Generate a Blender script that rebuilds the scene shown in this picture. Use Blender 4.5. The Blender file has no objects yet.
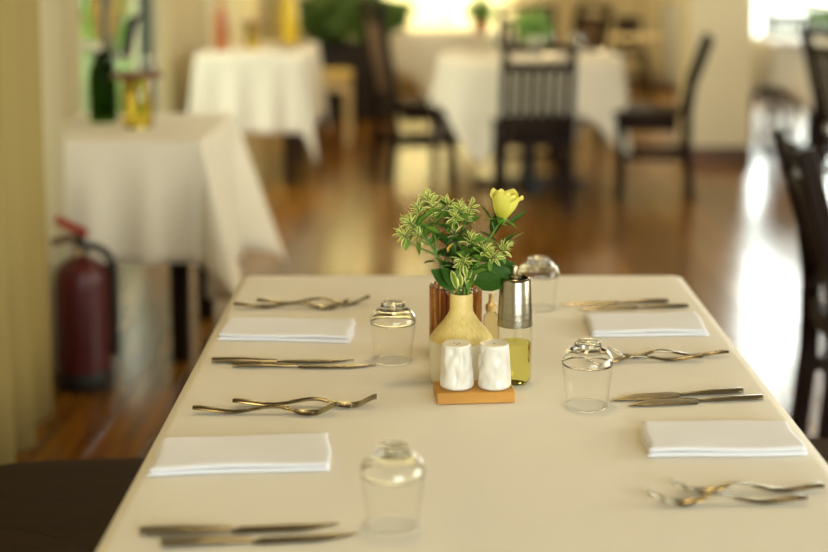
import bpy, math, random
from mathutils import Vector, Matrix
random.seed(7)
S = bpy.context.scene
C = bpy.context.collection
PI = math.pi

# ------------------------------------------------------------------ camera
TOP = 0.75                      # height of the dining table's cloth
H = 0.624                       # camera above the table
F = 1420.0                      # focal length in pixels of the 828 px frame
PITCH = math.radians(7.0)
CX, HOR = 420.0, -56.0          # vanishing point of the table edges
CY = HOR + F * math.tan(PITCH)
CAMZ = TOP + H
cam_d = bpy.data.cameras.new('camera')
cam = bpy.data.objects.new('camera', cam_d)
C.objects.link(cam)
cam.location = (0, 0, CAMZ)
cam.rotation_euler = (PI / 2 - PITCH, 0, 0)
cam_d.sensor_width = 36.0
cam_d.lens = 36.0 * F / 828.0
cam_d.shift_x = -(CX - 414.0) / 828.0
cam_d.shift_y = (CY - 276.0) / 828.0
cam_d.clip_start = 0.05
cam_d.dof.use_dof = True
cam_d.dof.focus_distance = 1.98
cam_d.dof.aperture_fstop = 2.1
S.camera = cam

def ray(px, py):
    r = Vector((1, 0, 0))
    f = Vector((0, math.cos(PITCH), -math.sin(PITCH)))
    d = Vector((0, -math.sin(PITCH), -math.cos(PITCH)))
    return f * F + r * (px - CX) + d * (py - CY)

def onz(px, py, z=TOP):         # pixel -> point on the horizontal plane at height z
    d = ray(px, py)
    t = (z - CAMZ) / d.z
    return Vector((d.x * t, d.y * t, z))

def ony(px, py, y):             # pixel -> point in the vertical plane at depth y
    d = ray(px, py)
    t = y / d.y
    return Vector((d.x * t, y, CAMZ + d.z * t))

# ------------------------------------------------------------------ world, lights, exposure
S.view_settings.view_transform = 'Standard'
S.view_settings.look = 'None'
S.view_settings.gamma = 1.0
S.view_settings.use_curve_mapping = False
S.view_settings.exposure = 0.25

W = bpy.data.worlds.new('daylight')
S.world = W
W.use_nodes = True
bg = W.node_tree.nodes['Background']
bg.inputs[0].default_value = (1.0, 0.97, 0.86, 1)
bg.inputs[1].default_value = 3.2

def area(name, loc, direction, sx, sy, power, col):
    l = bpy.data.lights.new(name, 'AREA')
    l.shape = 'RECTANGLE'
    l.size, l.size_y = sx, sy
    l.energy = power
    l.color = col
    o = bpy.data.objects.new(name, l)
    C.objects.link(o)
    o.location = loc
    o.rotation_euler = Vector(direction).to_track_quat('-Z', 'Y').to_euler()
    return o

RX0, RX1, RY0, RY1, RZ = -1.5, 5.0, -2.6, 13.5, 2.9     # the room
area('daylight_back_window', (0.0, RY1 + 0.35, 1.65), (0, -1, 0), 1.8, 2.2, 150, (1.0, 0.92, 0.72))
area('daylight_corner_window', (3.65, RY1 + 0.35, 1.75), (0, -1, 0), 1.7, 1.9, 200, (0.92, 0.97, 1.0))
area('daylight_front_window', (2.0, RY0 - 0.3, 1.75), (0, 1, 0), 3.6, 1.6, 200, (0.88, 0.93, 1.0))
area('daylight_side_window', (RX1 + 0.3, 2.2, 1.7), (-1, 0, 0), 3.2, 1.6, 130, (1.0, 0.95, 0.86))
for lx, ly, pw in ((0.1, 2.1, 9), (0.6, 5.2, 12), (-0.2, 8.4, 20), (2.6, 8.0, 14), (2.2, 3.6, 9), (1.2, 11.6, 34)):
    l = bpy.data.lights.new('ceiling_downlight', 'AREA')
    l.shape = 'DISK'
    l.size = 0.35
    l.energy = pw
    l.color = (1.0, 0.74, 0.36)
    o = bpy.data.objects.new('ceiling_downlight', l)
    C.objects.link(o)
    o.location = (lx, ly, RZ - 0.03)

# ------------------------------------------------------------------ materials
MATS = {}
def nodemat(name):
    m = bpy.data.materials.new(name)
    m.use_nodes = True
    nt = m.node_tree
    b = nt.nodes['Principled BSDF']
    MATS[name] = m
    return m, nt, b

def setp(b, **kw):
    for k, v in kw.items():
        b.inputs[k.replace('_', ' ')].default_value = v

def mat(name, col, rough=0.5, noise=0.0, nscale=8.0, bump=0.0, bscale=60.0, stretch=(1, 1, 1), **kw):
    m, nt, b = nodemat(name)
    setp(b, Roughness=rough, **kw)
    tc = nt.nodes.new('ShaderNodeTexCoord')
    mp = nt.nodes.new('ShaderNodeMapping')
    mp.inputs['Scale'].default_value = stretch
    nt.links.new(tc.outputs['Object'], mp.inputs['Vector'])
    n = nt.nodes.new('ShaderNodeTexNoise')
    n.inputs['Scale'].default_value = nscale
    n.inputs['Detail'].default_value = 4
    nt.links.new(mp.outputs['Vector'], n.inputs['Vector'])
    r = nt.nodes.new('ShaderNodeValToRGB')
    lo = [max(0, c * (1 - noise)) for c in col]
    hi = [min(1, c * (1 + noise)) for c in col]
    r.color_ramp.elements[0].position = 0.3
    r.color_ramp.elements[1].position = 0.7
    r.color_ramp.elements[0].color = (*lo, 1)
    r.color_ramp.elements[1].color = (*hi, 1)
    nt.links.new(n.outputs['Fac'], r.inputs['Fac'])
    nt.links.new(r.outputs['Color'], b.inputs['Base Color'])
    if bump:
        n2 = nt.nodes.new('ShaderNodeTexNoise')
        n2.inputs['Scale'].default_value = bscale
        n2.inputs['Detail'].default_value = 3
        nt.links.new(mp.outputs['Vector'], n2.inputs['Vector'])
        bp = nt.nodes.new('ShaderNodeBump')
        bp.inputs['Strength'].default_value = bump
        bp.inputs['Distance'].default_value = 0.01
        nt.links.new(n2.outputs['Fac'], bp.inputs['Height'])
        nt.links.new(bp.outputs['Normal'], b.inputs['Normal'])
    return m

mat('plaster', (0.80, 0.72, 0.50), 0.85, 0.03, 3, 0.08, 40)
mat('plaster_white', (0.85, 0.82, 0.72), 0.85, 0.03, 3, 0.08, 40)
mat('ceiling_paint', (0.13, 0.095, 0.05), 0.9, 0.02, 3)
mat('cloth_cream', (0.74, 0.685, 0.57), 0.9, 0.025, 2.5, 0.10, 7.0, Sheen_Weight=0.15)
mat('cloth_white', (0.82, 0.76, 0.62), 0.9, 0.03, 3, 0.12, 9.0, Sheen_Weight=0.15)
mat('napkin_cloth', (0.72, 0.71, 0.73), 0.9, 0.015, 12, 0.06, 45.0, Sheen_Weight=0.2)
mat('dark_wood', (0.014, 0.006, 0.003), 0.5, 0.35, 6, 0.05, 30, (1, 1, 0.15), Specular_IOR_Level=0.12)
mat('brown_wood', (0.11, 0.05, 0.016), 0.4, 0.35, 6, 0.05, 30, (1, 1, 0.15))
mat('seat_wood', (0.030, 0.016, 0.008), 0.6, 0.3, 9, 0.06, 40, (0.2, 1, 1), Specular_IOR_Level=0.12)
mat('bamboo', (0.48, 0.225, 0.03), 0.45, 0.22, 30, 0.04, 60, (0.15, 1, 1))
mat('pale_wood', (0.78, 0.60, 0.30), 0.5, 0.12, 12, 0.03, 40, (0.3, 1, 1))
mat('board_wood', (0.16, 0.065, 0.02), 0.5, 0.3, 20, 0.04, 60, (0.2, 1, 1))
mat('steel', (0.36, 0.31, 0.20), 0.26, 0.04, 40, 0, Metallic=1.0)
mat('steel_satin', (0.38, 0.34, 0.25), 0.30, 0.05, 40, 0, Metallic=1.0)
mat('steel_brushed', (0.30, 0.27, 0.205), 0.26, 0.08, 120, 0.03, 300, (0.05, 0.05, 1), Metallic=1.0)
mat('gold_metal', (0.66, 0.50, 0.24), 0.45, 0.05, 40, 0, Metallic=1.0)
mat('black_rubber', (0.012, 0.011, 0.011), 0.55, 0.2, 20)
mat('extinguisher_red', (0.075, 0.003, 0.005), 0.45, 0.12, 6, Coat_Weight=0.2)
mat('extinguisher_band', (0.02, 0.012, 0.012), 0.6, 0.2, 6)
mat('lever_red', (0.35, 0.02, 0.01), 0.4, 0.1, 20)
mat('white_ceramic', (0.76, 0.72, 0.64), 0.28, 0.02, 20, 0.0, Coat_Weight=0.4, Coat_Roughness=0.1)
mat('vase_white', (0.74, 0.66, 0.50), 0.45, 0.03, 20)
mat('green_stem', (0.10, 0.20, 0.025), 0.5, 0.2, 30)
mat('dark_leaf', (0.035, 0.095, 0.010), 0.5, 0.3, 30, 0.1, 80, Specular_IOR_Level=0.2)
mat('mid_leaf', (0.10, 0.22, 0.02), 0.45, 0.25, 40)
mat('dry_leaf', (0.75, 0.42, 0.06), 0.6, 0.1, 40)
mat('dried_grass', (0.55, 0.36, 0.10), 0.8, 0.25, 40)
mat('dark_feather', (0.03, 0.022, 0.018), 0.7, 0.3, 40)
mat('petal_highlight', (0.86, 0.80, 0.68), 0.5, 0.03, 30)
mat('garden_leaf', (0.22, 0.42, 0.08), 0.6, 0.4, 5)
mat('plant_leaf', (0.11, 0.20, 0.02), 0.45, 0.4, 8)
mat('lawn', (0.12, 0.22, 0.05), 0.9, 0.3, 4)
mat('frame_green', (0.035, 0.045, 0.03), 0.5, 0.1, 10)
mat('cushion_yellow', (0.72, 0.52, 0.16), 0.7, 0.08, 10)
mat('planter_dark', (0.02, 0.012, 0.010), 0.6, 0.2, 6)
mat('yellow_glaze', (0.80, 0.58, 0.03), 0.3, 0.05, 10)
mat('orange_glaze', (0.42, 0.11, 0.012), 0.25, 0.15, 10)
mat('candle_wax', (0.86, 0.78, 0.55), 0.6, 0.02, 10, Subsurface_Weight=0.0)
mat('brass_rod', (0.55, 0.42, 0.2), 0.35, 0.05, 10, Metallic=1.0)

# vase shoulder: cream glaze with long brush strokes running down the slope
def strokes():
    m, nt, b = nodemat('vase_strokes')
    setp(b, Roughness=0.5)
    tc = nt.nodes.new('ShaderNodeTexCoord')
    sx = nt.nodes.new('ShaderNodeSeparateXYZ')
    nt.links.new(tc.outputs['Object'], sx.inputs[0])
    at = nt.nodes.new('ShaderNodeMath'); at.operation = 'ARCTAN2'
    nt.links.new(sx.outputs['Y'], at.inputs[0]); nt.links.new(sx.outputs['X'], at.inputs[1])
    cb = nt.nodes.new('ShaderNodeCombineXYZ')
    nt.links.new(at.outputs[0], cb.inputs['X'])
    ml = nt.nodes.new('ShaderNodeMath'); ml.operation = 'MULTIPLY'; ml.inputs[1].default_value = 6.0
    nt.links.new(sx.outputs['Z'], ml.inputs[0]); nt.links.new(ml.outputs[0], cb.inputs['Y'])
    n = nt.nodes.new('ShaderNodeTexNoise'); n.inputs['Scale'].default_value = 20.0; n.inputs['Detail'].default_value = 5
    nt.links.new(cb.outputs[0], n.inputs['Vector'])
    r = nt.nodes.new('ShaderNodeValToRGB')
    r.color_ramp.elements[0].position = 0.35; r.color_ramp.elements[0].color = (0.68, 0.48, 0.14, 1)
    r.color_ramp.elements[1].position = 0.65; r.color_ramp.elements[1].color = (0.84, 0.66, 0.26, 1)
    nt.links.new(n.outputs['Fac'], r.inputs['Fac']); nt.links.new(r.outputs['Color'], b.inputs['Base Color'])
strokes()

# variegated leaf: the mesh carries how far a point is from the midrib
def variegated():
    m, nt, b = nodemat('variegated_leaf')
    setp(b, Roughness=0.5)
    a = nt.nodes.new('ShaderNodeAttribute'); a.attribute_name = 'rim'
    r = nt.nodes.new('ShaderNodeValToRGB')
    r.color_ramp.elements[0].position = 0.35; r.color_ramp.elements[0].color = (0.20, 0.33, 0.010, 1)
    r.color_ramp.elements[1].position = 0.75; r.color_ramp.elements[1].color = (0.96, 0.93, 0.40, 1)
    nt.links.new(a.outputs['Fac'], r.inputs['Fac']); nt.links.new(r.outputs['Color'], b.inputs['Base Color'])
    tr = nt.nodes.new('ShaderNodeBsdfTranslucent'); nt.links.new(r.outputs['Color'], tr.inputs['Color'])
    mx = nt.nodes.new('ShaderNodeMixShader'); mx.inputs[0].default_value = 0.25
    out = nt.nodes['Material Output']
    nt.links.new(b.outputs[0], mx.inputs[1]); nt.links.new(tr.outputs[0], mx.inputs[2]); nt.links.new(mx.outputs[0], out.inputs[0])
variegated()

def petalmat(name, c0, c1):
    m, nt, b = nodemat(name)
    setp(b, Roughness=0.55)
    a = nt.nodes.new('ShaderNodeAttribute'); a.attribute_name = 'rim'
    r = nt.nodes.new('ShaderNodeValToRGB')
    r.color_ramp.elements[0].color = (*c0, 1); r.color_ramp.elements[1].color = (*c1, 1)
    nt.links.new(a.outputs['Fac'], r.inputs['Fac']); nt.links.new(r.outputs['Color'], b.inputs['Base Color'])
    tr = nt.nodes.new('ShaderNodeBsdfTranslucent'); nt.links.new(r.outputs['Color'], tr.inputs['Color'])
    mx = nt.nodes.new('ShaderNodeMixShader'); mx.inputs[0].default_value = 0.35
    out = nt.nodes['Material Output']
    nt.links.new(b.outputs[0], mx.inputs[1]); nt.links.new(tr.outputs[0], mx.inputs[2]); nt.links.new(mx.outputs[0], out.inputs[0])
petalmat('rose_petal', (0.78, 0.74, 0.05), (0.92, 0.88, 0.22))

def glassmat(name, col, ior=1.47, rough=0.0):
    m, nt, b = nodemat(name)
    setp(b, Roughness=rough, IOR=ior, Transmission_Weight=1.0)
    b.inputs['Base Color'].default_value = (*col, 1)
glassmat('clear_glass', (0.98, 0.99, 0.97))
glassmat('olive_oil', (0.96, 0.94, 0.36), 1.14)
glassmat('amber_glass', (0.50, 0.23, 0.045), 1.42)
glassmat('green_glass', (0.10, 0.20, 0.03), 1.15)
glassmat('cruet_glass', (0.86, 0.76, 0.46), 1.2)
glassmat('yellow_glass', (0.85, 0.68, 0.10), 1.3)

def thin(name, col, k=0.5):          # a thin pane or wall: clear straight through, mirror at grazing angles
    m, nt, b = nodemat(name)
    nt.nodes.remove(b)
    t = nt.nodes.new('ShaderNodeBsdfTransparent'); t.inputs[0].default_value = (*col, 1)
    g = nt.nodes.new('ShaderNodeBsdfGlossy'); g.inputs['Roughness'].default_value = 0.02
    f = nt.nodes.new('ShaderNodeLayerWeight'); f.inputs['Blend'].default_value = 0.5
    p = nt.nodes.new('ShaderNodeMath'); p.operation = 'POWER'; p.inputs[1].default_value = 4.0
    q = nt.nodes.new('ShaderNodeMath'); q.operation = 'MULTIPLY_ADD'; q.inputs[1].default_value = k; q.inputs[2].default_value = 0.02
    mx = nt.nodes.new('ShaderNodeMixShader')
    nt.links.new(f.outputs['Facing'], p.inputs[0]); nt.links.new(p.outputs[0], q.inputs[0])
    nt.links.new(q.outputs[0], mx.inputs[0]); nt.links.new(t.outputs[0], mx.inputs[1]); nt.links.new(g.outputs[0], mx.inputs[2])
    nt.links.new(mx.outputs[0], nt.nodes['Material Output'].inputs[0])
thin('window_glass', (0.97, 1.0, 0.97))
thin('bottle_glass', (0.97, 0.975, 0.92), 0.6)
thin('tumbler_glass', (0.995, 0.995, 0.985), 0.85)

def sheer(name, col, trans, clear):
    m, nt, b = nodemat(name)
    setp(b, Roughness=0.9)
    tc = nt.nodes.new('ShaderNodeTexCoord')
    n = nt.nodes.new('ShaderNodeTexNoise'); n.inputs['Scale'].default_value = 3.0
    nt.links.new(tc.outputs['Object'], n.inputs['Vector'])
    r = nt.nodes.new('ShaderNodeValToRGB')
    r.color_ramp.elements[0].color = (*[c * 0.95 for c in col], 1); r.color_ramp.elements[1].color = (*col, 1)
    nt.links.new(n.outputs['Fac'], r.inputs['Fac']); nt.links.new(r.outputs['Color'], b.inputs['Base Color'])
    tl = nt.nodes.new('ShaderNodeBsdfTranslucent'); nt.links.new(r.outputs['Color'], tl.inputs['Color'])
    tp = nt.nodes.new('ShaderNodeBsdfTransparent')
    m1 = nt.nodes.new('ShaderNodeMixShader'); m1.inputs[0].default_value = trans
    m2 = nt.nodes.new('ShaderNodeMixShader'); m2.inputs[0].default_value = clear
    nt.links.new(b.outputs[0], m1.inputs[1]); nt.links.new(tl.outputs[0], m1.inputs[2])
    nt.links.new(m1.outputs[0], m2.inputs[1]); nt.links.new(tp.outputs[0], m2.inputs[2])
    nt.links.new(m2.outputs[0], nt.nodes['Material Output'].inputs[0])
sheer('sheer_cream', (0.88, 0.82, 0.62), 0.6, 0.05)
sheer('sheer_white', (0.88, 0.88, 0.84), 0.6, 0.2)
sheer('curtain_heavy', (0.43, 0.33, 0.115), 0.2, 0.0)
sheer('curtain_pale', (0.72, 0.64, 0.40), 0.3, 0.0)

def floormat():
    m, nt, b = nodemat('floor_wood')
    setp(b, Roughness=0.25, Specular_IOR_Level=0.5, Coat_Weight=0.15, Coat_Roughness=0.12)
    tc = nt.nodes.new('ShaderNodeTexCoord'); oi = nt.nodes.new('ShaderNodeObjectInfo')
    mp = nt.nodes.new('ShaderNodeMapping'); mp.inputs['Scale'].default_value = (14, 0.9, 1)
    ad = nt.nodes.new('ShaderNodeVectorMath'); ad.operation = 'ADD'
    cb = nt.nodes.new('ShaderNodeCombineXYZ')
    ml = nt.nodes.new('ShaderNodeMath'); ml.operation = 'MULTIPLY'; ml.inputs[1].default_value = 50
    nt.links.new(oi.outputs['Random'], ml.inputs[0]); nt.links.new(ml.outputs[0], cb.inputs['Y'])
    nt.links.new(tc.outputs['Object'], ad.inputs[0]); nt.links.new(cb.outputs[0], ad.inputs[1])
    nt.links.new(ad.outputs[0], mp.inputs['Vector'])
    n = nt.nodes.new('ShaderNodeTexNoise'); n.inputs['Scale'].default_value = 2.5; n.inputs['Detail'].default_value = 6
    nt.links.new(mp.outputs[0], n.inputs['Vector'])
    r = nt.nodes.new('ShaderNodeValToRGB')
    r.color_ramp.elements[0].position = 0.3; r.color_ramp.elements[0].color = (0.10, 0.034, 0.002, 1)
    r.color_ramp.elements[1].position = 0.75; r.color_ramp.elements[1].color = (0.34, 0.14, 0.006, 1)
    nt.links.new(n.outputs['Fac'], r.inputs['Fac'])
    mr = nt.nodes.new('ShaderNodeMapRange'); mr.inputs['To Min'].default_value = 0.72; mr.inputs['To Max'].default_value = 1.2
    nt.links.new(oi.outputs['Random'], mr.inputs['Value'])
    hs = nt.nodes.new('ShaderNodeHueSaturation'); nt.links.new(mr.outputs[0], hs.inputs['Value'])
    nt.links.new(r.outputs['Color'], hs.inputs['Color']); nt.links.new(hs.outputs[0], b.inputs['Base Color'])
floormat()

# ------------------------------------------------------------------ mesh helpers
class MB:
    def __init__(s): s.v = []; s.f = []; s.rim = []
    def add(s, vs, fs):
        o = len(s.v); s.v += [tuple(p) for p in vs]; s.f += [tuple(i + o for i in f) for f in fs]; return s
    def box(s, c, d):
        x, y, z = c; a, b, e = d[0] / 2, d[1] / 2, d[2] / 2
        vs = [(x + i * a, y + j * b, z + k * e) for i in (-1, 1) for j in (-1, 1) for k in (-1, 1)]
        return s.add(vs, [(0, 1, 3, 2), (4, 6, 7, 5), (0, 4, 5, 1), (2, 3, 7, 6), (0, 2, 6, 4), (1, 5, 7, 3)])
    def rbox(s, c, d, r):               # box with chamfered edges all round
        x, y, z = c; a, b, e = d[0] / 2, d[1] / 2, d[2] / 2
        r = min(r, a * .9, b * .9, e * .9)
        rings = []
        for (k, ins) in ((-e, r), (-e + r, 0), (e - r, 0), (e, r)):
            A, B = a - ins, b - ins
            rings.append([(x + p, y + q, z + k) for p, q in ((A - r, -B), (A, -B + r), (A, B - r), (A - r, B), (-A + r, B), (-A, B - r), (-A, -B + r), (-A + r, -B))])
        return s.loft(rings)
    def loft(s, rings, cap=True, closed=True):
        n = len(rings[0]); vs = [p for rg in rings for p in rg]; fs = []
        for i in range(len(rings) - 1):
            for j in range(n if closed else n - 1):
                k = (j + 1) % n
                fs.append((i * n + j, i * n + k, (i + 1) * n + k, (i + 1) * n + j))
        if cap:
            fs.append(tuple(range(n - 1, -1, -1))); fs.append(tuple((len(rings) - 1) * n + j for j in range(n)))
        return s.add(vs, fs)
    def bar(s, p, q, w, h, ch=0.15, up=(0, 0, 1)):     # chamfered bar from p to q
        p, q = Vector(p), Vector(q); d = (q - p).normalized(); u = Vector(up)
        if abs(d.dot(u)) > 0.97: u = Vector((1, 0, 0))
        a = d.cross(u).normalized(); b = a.cross(d).normalized()
        c = min(w, h) * ch
        pr = [(w / 2 - c, -h / 2), (w / 2, -h / 2 + c), (w / 2, h / 2 - c), (w / 2 - c, h / 2), (-w / 2 + c, h / 2), (-w / 2, h / 2 - c), (-w / 2, -h / 2 + c), (-w / 2 + c, -h / 2)]
        return s.loft([[tuple(o + a * x + b * y) for x, y in pr] for o in (p, q)])
    def poly(s, pts, w, h, ch=0.15, up=(0, 0, 1)):     # chamfered bar along a bent path
        P = [Vector(p) for p in pts]; rings = []
        for i, p in enumerate(P):
            d = (P[min(i + 1, len(P) - 1)] - P[max(i - 1, 0)]).normalized(); u = Vector(up)
            if abs(d.dot(u)) > 0.97: u = Vector((0, 1, 0))
            a = d.cross(u).normalized(); b = a.cross(d).normalized(); c = min(w, h) * ch
            pr = [(w / 2 - c, -h / 2), (w / 2, -h / 2 + c), (w / 2, h / 2 - c), (w / 2 - c, h / 2), (-w / 2 + c, h / 2), (-w / 2, h / 2 - c), (-w / 2, -h / 2 + c), (-w / 2 + c, -h / 2)]
            rings.append([tuple(p + a * x + b * y) for x, y in pr])
        return s.loft(rings)
    def tube(s, pts, r, n=8):
        P = [Vector(p) for p in pts]; R = r if isinstance(r, (list, tuple)) else [r] * len(P); rings = []
        pa = None
        for i, p in enumerate(P):
            d = (P[min(i + 1, len(P) - 1)] - P[max(i - 1, 0)]).normalized()
            if pa is None:
                u = Vector((0, 0, 1)) if abs(d.z) < 0.9 else Vector((1, 0, 0)); a = d.cross(u).normalized()
            else:
                a = (pa - d * pa.dot(d)).normalized()
            pa = a; b = a.cross(d)
            rings.append([tuple(p + (a * math.cos(t) + b * math.sin(t)) * R[i]) for t in [2 * PI * k / n for k in range(n)]])
        return s.loft(rings)
    def lathe(s, prof, n=40, c=(0, 0, 0), fr=None):    # profile of (r, z); r=0 ends close the surface
        rings = []; vs = []; idx = []
        for r, z in prof:
            if r < 1e-6:
                idx.append([len(vs)]); vs.append((c[0], c[1], c[2] + z))
            else:
                ids = []
                for k in range(n):
                    t = 2 * PI * k / n; rr = fr(t, z, r) if fr else r
                    ids.append(len(vs)); vs.append((c[0] + rr * math.cos(t), c[1] + rr * math.sin(t), c[2] + z))
                idx.append(ids)
        fs = []
        for A, B in zip(idx, idx[1:]):
            for k in range(n):
                k2 = (k + 1) % n
                if len(A) == 1 and len(B) == 1: continue
                if len(A) == 1: fs.append((A[0], B[k2], B[k]))
                elif len(B) == 1: fs.append((A[k], A[k2], B[0]))
                else: fs.append((A[k], A[k2], B[k2], B[k]))
        return s.add(vs, fs)
    def grid(s, nu, nv, fn):
        vs = [fn(i / nu, j / nv) for i in range(nu + 1) for j in range(nv + 1)]
        fs = [(i * (nv + 1) + j, (i + 1) * (nv + 1) + j, (i + 1) * (nv + 1) + j + 1, i * (nv + 1) + j + 1) for i in range(nu) for j in range(nv)]
        return s.add(vs, fs)
    def mesh(s, name, m, smooth=None):
        me = bpy.data.meshes.new(name); me.from_pydata(s.v, [], s.f); me.update()
        me.materials.append(MATS[m])
        import bmesh
        bm = bmesh.new(); bm.from_mesh(me)
        bmesh.ops.recalc_face_normals(bm, faces=bm.faces); bm.to_mesh(me); bm.free()
        if s.rim and len(s.rim) == len(me.vertices):
            at = me.attributes.new('rim', 'FLOAT', 'POINT')
            for i, x in enumerate(s.rim): at.data[i].value = x
        if smooth is not None:
            me.shade_smooth()
            if smooth < 3: me.set_sharp_from_angle(angle=smooth)
        return me
    def obj(s, name, m, parent=None, smooth=None):
        return link(name, s.mesh(name, m, smooth), parent)

def link(name, me, parent=None):
    o = bpy.data.objects.new(name, me); C.objects.link(o)
    if parent: o.parent = parent
    return o
def tag(o, label, cat, group=None):
    o['label'] = label; o['category'] = cat
    if group: o['group'] = group
    return o
def thing(name, label, cat, loc=(0, 0, 0), rz=0.0, group=None):
    o = bpy.data.objects.new(name, None); C.objects.link(o)
    o.empty_display_size = 0.05
    o.location = loc; o.rotation_euler = (0, 0, rz)
    return tag(o, label, cat, group)
def struct(o, label=None):
    o['kind'] = 'structure'
    if label: o['label'] = label
    return o
def solid(o, t, off=0.0):
    md = o.modifiers.new('thickness', 'SOLIDIFY'); md.thickness = t; md.offset = off
    return o
SM = 0.6
FULL = 4.0

# ------------------------------------------------------------------ room shell
fl = MB().box(((RX0 + RX1) / 2, (RY0 + RY1) / 2, -0.062), (RX1 - RX0 + 0.4, RY1 - RY0 + 0.4, 0.10)).obj('floor', 'floor_wood')
struct(fl, 'glossy amber brown plank floor of the dining room')
PW, PL = 0.15, 2.1
pm = {}
for L in (PL, PL * 2 / 3, PL / 3):
    pm[L] = MB().rbox((0, 0, -0.006), (PW - 0.002, L - 0.002, 0.012), 0.0016).mesh('plank', 'floor_wood')
nc = int((RX1 - RX0) / PW)
for i in range(nc):
    x = RX0 + PW * (i + 0.5)
    st = (0, 2, 1, 2, 0, 1)[i % 6] if i % 7 else 1
    y = -1.2
    first = True
    while y < RY1 - 0.3:
        L = PL
        if first and st: L = (0, PL / 3, PL * 2 / 3)[st]
        first = False
        if y + L > RY1: L = PL / 3 if RY1 - y < PL * 0.6 else PL * 2 / 3
        if y + L > RY1 + 0.05: break
        o = link('plank', pm[L], fl); o.location = (x, y + L / 2, 0)
        y += L

T = 0.16
def wall_with_holes(name, axis, pos, a0, a1, z1, holes, label, m='plaster'):
    b = MB(); cuts = sorted(holes)
    def seg(u0, u1, v0, v1):
        if u1 - u0 < 1e-4 or v1 - v0 < 1e-4: return
        if axis == 'y': b.box(((u0 + u1) / 2, pos, (v0 + v1) / 2), (u1 - u0, T, v1 - v0))
        else: b.box((pos, (u0 + u1) / 2, (v0 + v1) / 2), (T, u1 - u0, v1 - v0))
    u = a0
    for (h0, h1, s0, s1) in cuts:
        seg(u, h0, -0.01, z1); seg(h0, h1, -0.01, s0); seg(h0, h1, s1, z1); u = h1
    seg(u, a1, -0.01, z1)
    return struct(b.obj(name, m), label)

wall_with_holes('wall_back', 'y', RY1 + T / 2, RX0 - T, RX1 + T, RZ, [(-0.9, 0.85, 0.5, 2.7), (2.75, 4.65, 0.40, 2.7)], 'cream wall behind the sheer curtains')
wall_with_holes('wall_left', 'x', RX0 - T / 2, RY0, RY1, RZ, [(6.25, 8.2, 0.12, 2.6)], 'cream side wall with the garden window')
wall_with_holes('wall_right', 'x', RX1 + T / 2, RY0, RY1, RZ, [(0.6, 3.8, 0.9, 2.5)], 'cream side wall')
wall_with_holes('wall_front', 'y', RY0 - T / 2, RX0 - T, RX1 + T, RZ, [(0.2, 3.8, 0.95, 2.55)], 'cream wall at the near end of the room')
struct(MB().box(((RX0 + RX1) / 2, (RY0 + RY1) / 2, RZ + 0.05), (RX1 - RX0 + 0.4, RY1 - RY0 + 0.4, 0.1)).obj('ceiling', 'ceiling_paint'), 'dark brown ceiling')  # unseen ceiling, coloured dark so cutlery and glass reflect darker

def window(name, axis, pos, a0, a1, s0, s1, mull, label, m='frame_green', glass=True):
    fw = 0.06
    f = MB()
    def bar(u0, u1, v0, v1, d=0.07):
        if axis == 'y': f.box(((u0 + u1) / 2, pos, (v0 + v1) / 2), (u1 - u0, d, v1 - v0))
        else: f.box((pos, (u0 + u1) / 2, (v0 + v1) / 2), (d, u1 - u0, v1 - v0))
    bar(a0, a1, s0, s0 + fw); bar(a0, a1, s1 - fw, s1); bar(a0, a0 + fw, s0 + fw, s1 - fw); bar(a1 - fw, a1, s0 + fw, s1 - fw)
    for u in mull: bar(u - fw / 2, u + fw / 2, s0 + fw, s1 - fw)
    w = struct(f.obj(name, m), label)
    us = [a0 + fw] + [x for u in mull for x in (u - fw / 2, u + fw / 2)] + [a1 - fw]
    if glass:
        for u0, u1 in zip(us[::2], us[1::2]):
            g = MB()
            if axis == 'y': g.box(((u0 + u1) / 2, pos, (s0 + s1) / 2), (u1 - u0, 0.006, s1 - s0 - 2 * fw))
            else: g.box((pos, (u0 + u1) / 2, (s0 + s1) / 2), (0.006, u1 - u0, s1 - s0 - 2 * fw))
            g.obj('pane', 'window_glass', w)
    return w
window('window_1', 'x', RX0 - 0.08, 6.25, 8.2, 0.12, 2.6, [7.2], 'dark framed garden window beside the cloth covered side table')
window('window_2', 'y', RY1 + 0.08, -0.9, 0.85, 0.5, 2.7, [0.0], 'bright window behind the cream sheer curtains', 'plaster_white')
window('window_3', 'y', RY1 + 0.08, 2.75, 4.65, 0.40, 2.7, [3.7], 'bright window behind the short white curtain', 'plaster_white')
window('window_4', 'x', RX1 + 0.08, 0.6, 3.8, 0.9, 2.5, [2.2], 'side window', 'plaster_white')
window('window_5', 'y', RY0 - 0.08, 0.2, 3.8, 0.95, 2.55, [2.0], 'window at the near end of the room', 'plaster_white')

# pillar with brown base trim
PY = onz(735, 162, 0).y
px0 = ony(689, 120, PY).x; px1 = ony(750, 120, PY).x
pil = MB().box(((px0 + px1) / 2, PY + 0.2, RZ / 2 + 0.05), (px1 - px0, 0.4, RZ - 0.1)).obj('pillar', 'plaster')
struct(pil, 'square cream pillar with brown base trim')
tr = MB()
tr.box(((px0 + px1) / 2, PY + 0.2, 0.05), (px1 - px0 + 0.03, 0.43, 0.10)).obj('base_trim', 'brown_wood', pil)

# stub wall behind the near curtain
struct(MB().box((-1.34, 2.9, RZ / 2), (0.32, 2.3, RZ - 0.002)).obj('wall_stub', 'plaster'), 'stub wall behind the long olive curtain')
for nm, c, d in (('baseboard_left', (RX0 + 0.008, 9.9, 0.05), (0.016, 3.2, 0.1)), ('baseboard_back', (1.7, RY1 - 0.008, 0.05), (6.4, 0.016, 0.1)), ('baseboard_right', (RX1 - 0.008, 5.5, 0.05), (0.016, 15, 0.1))):
    struct(MB().box(c, d).obj(nm, 'brown_wood'))

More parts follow.
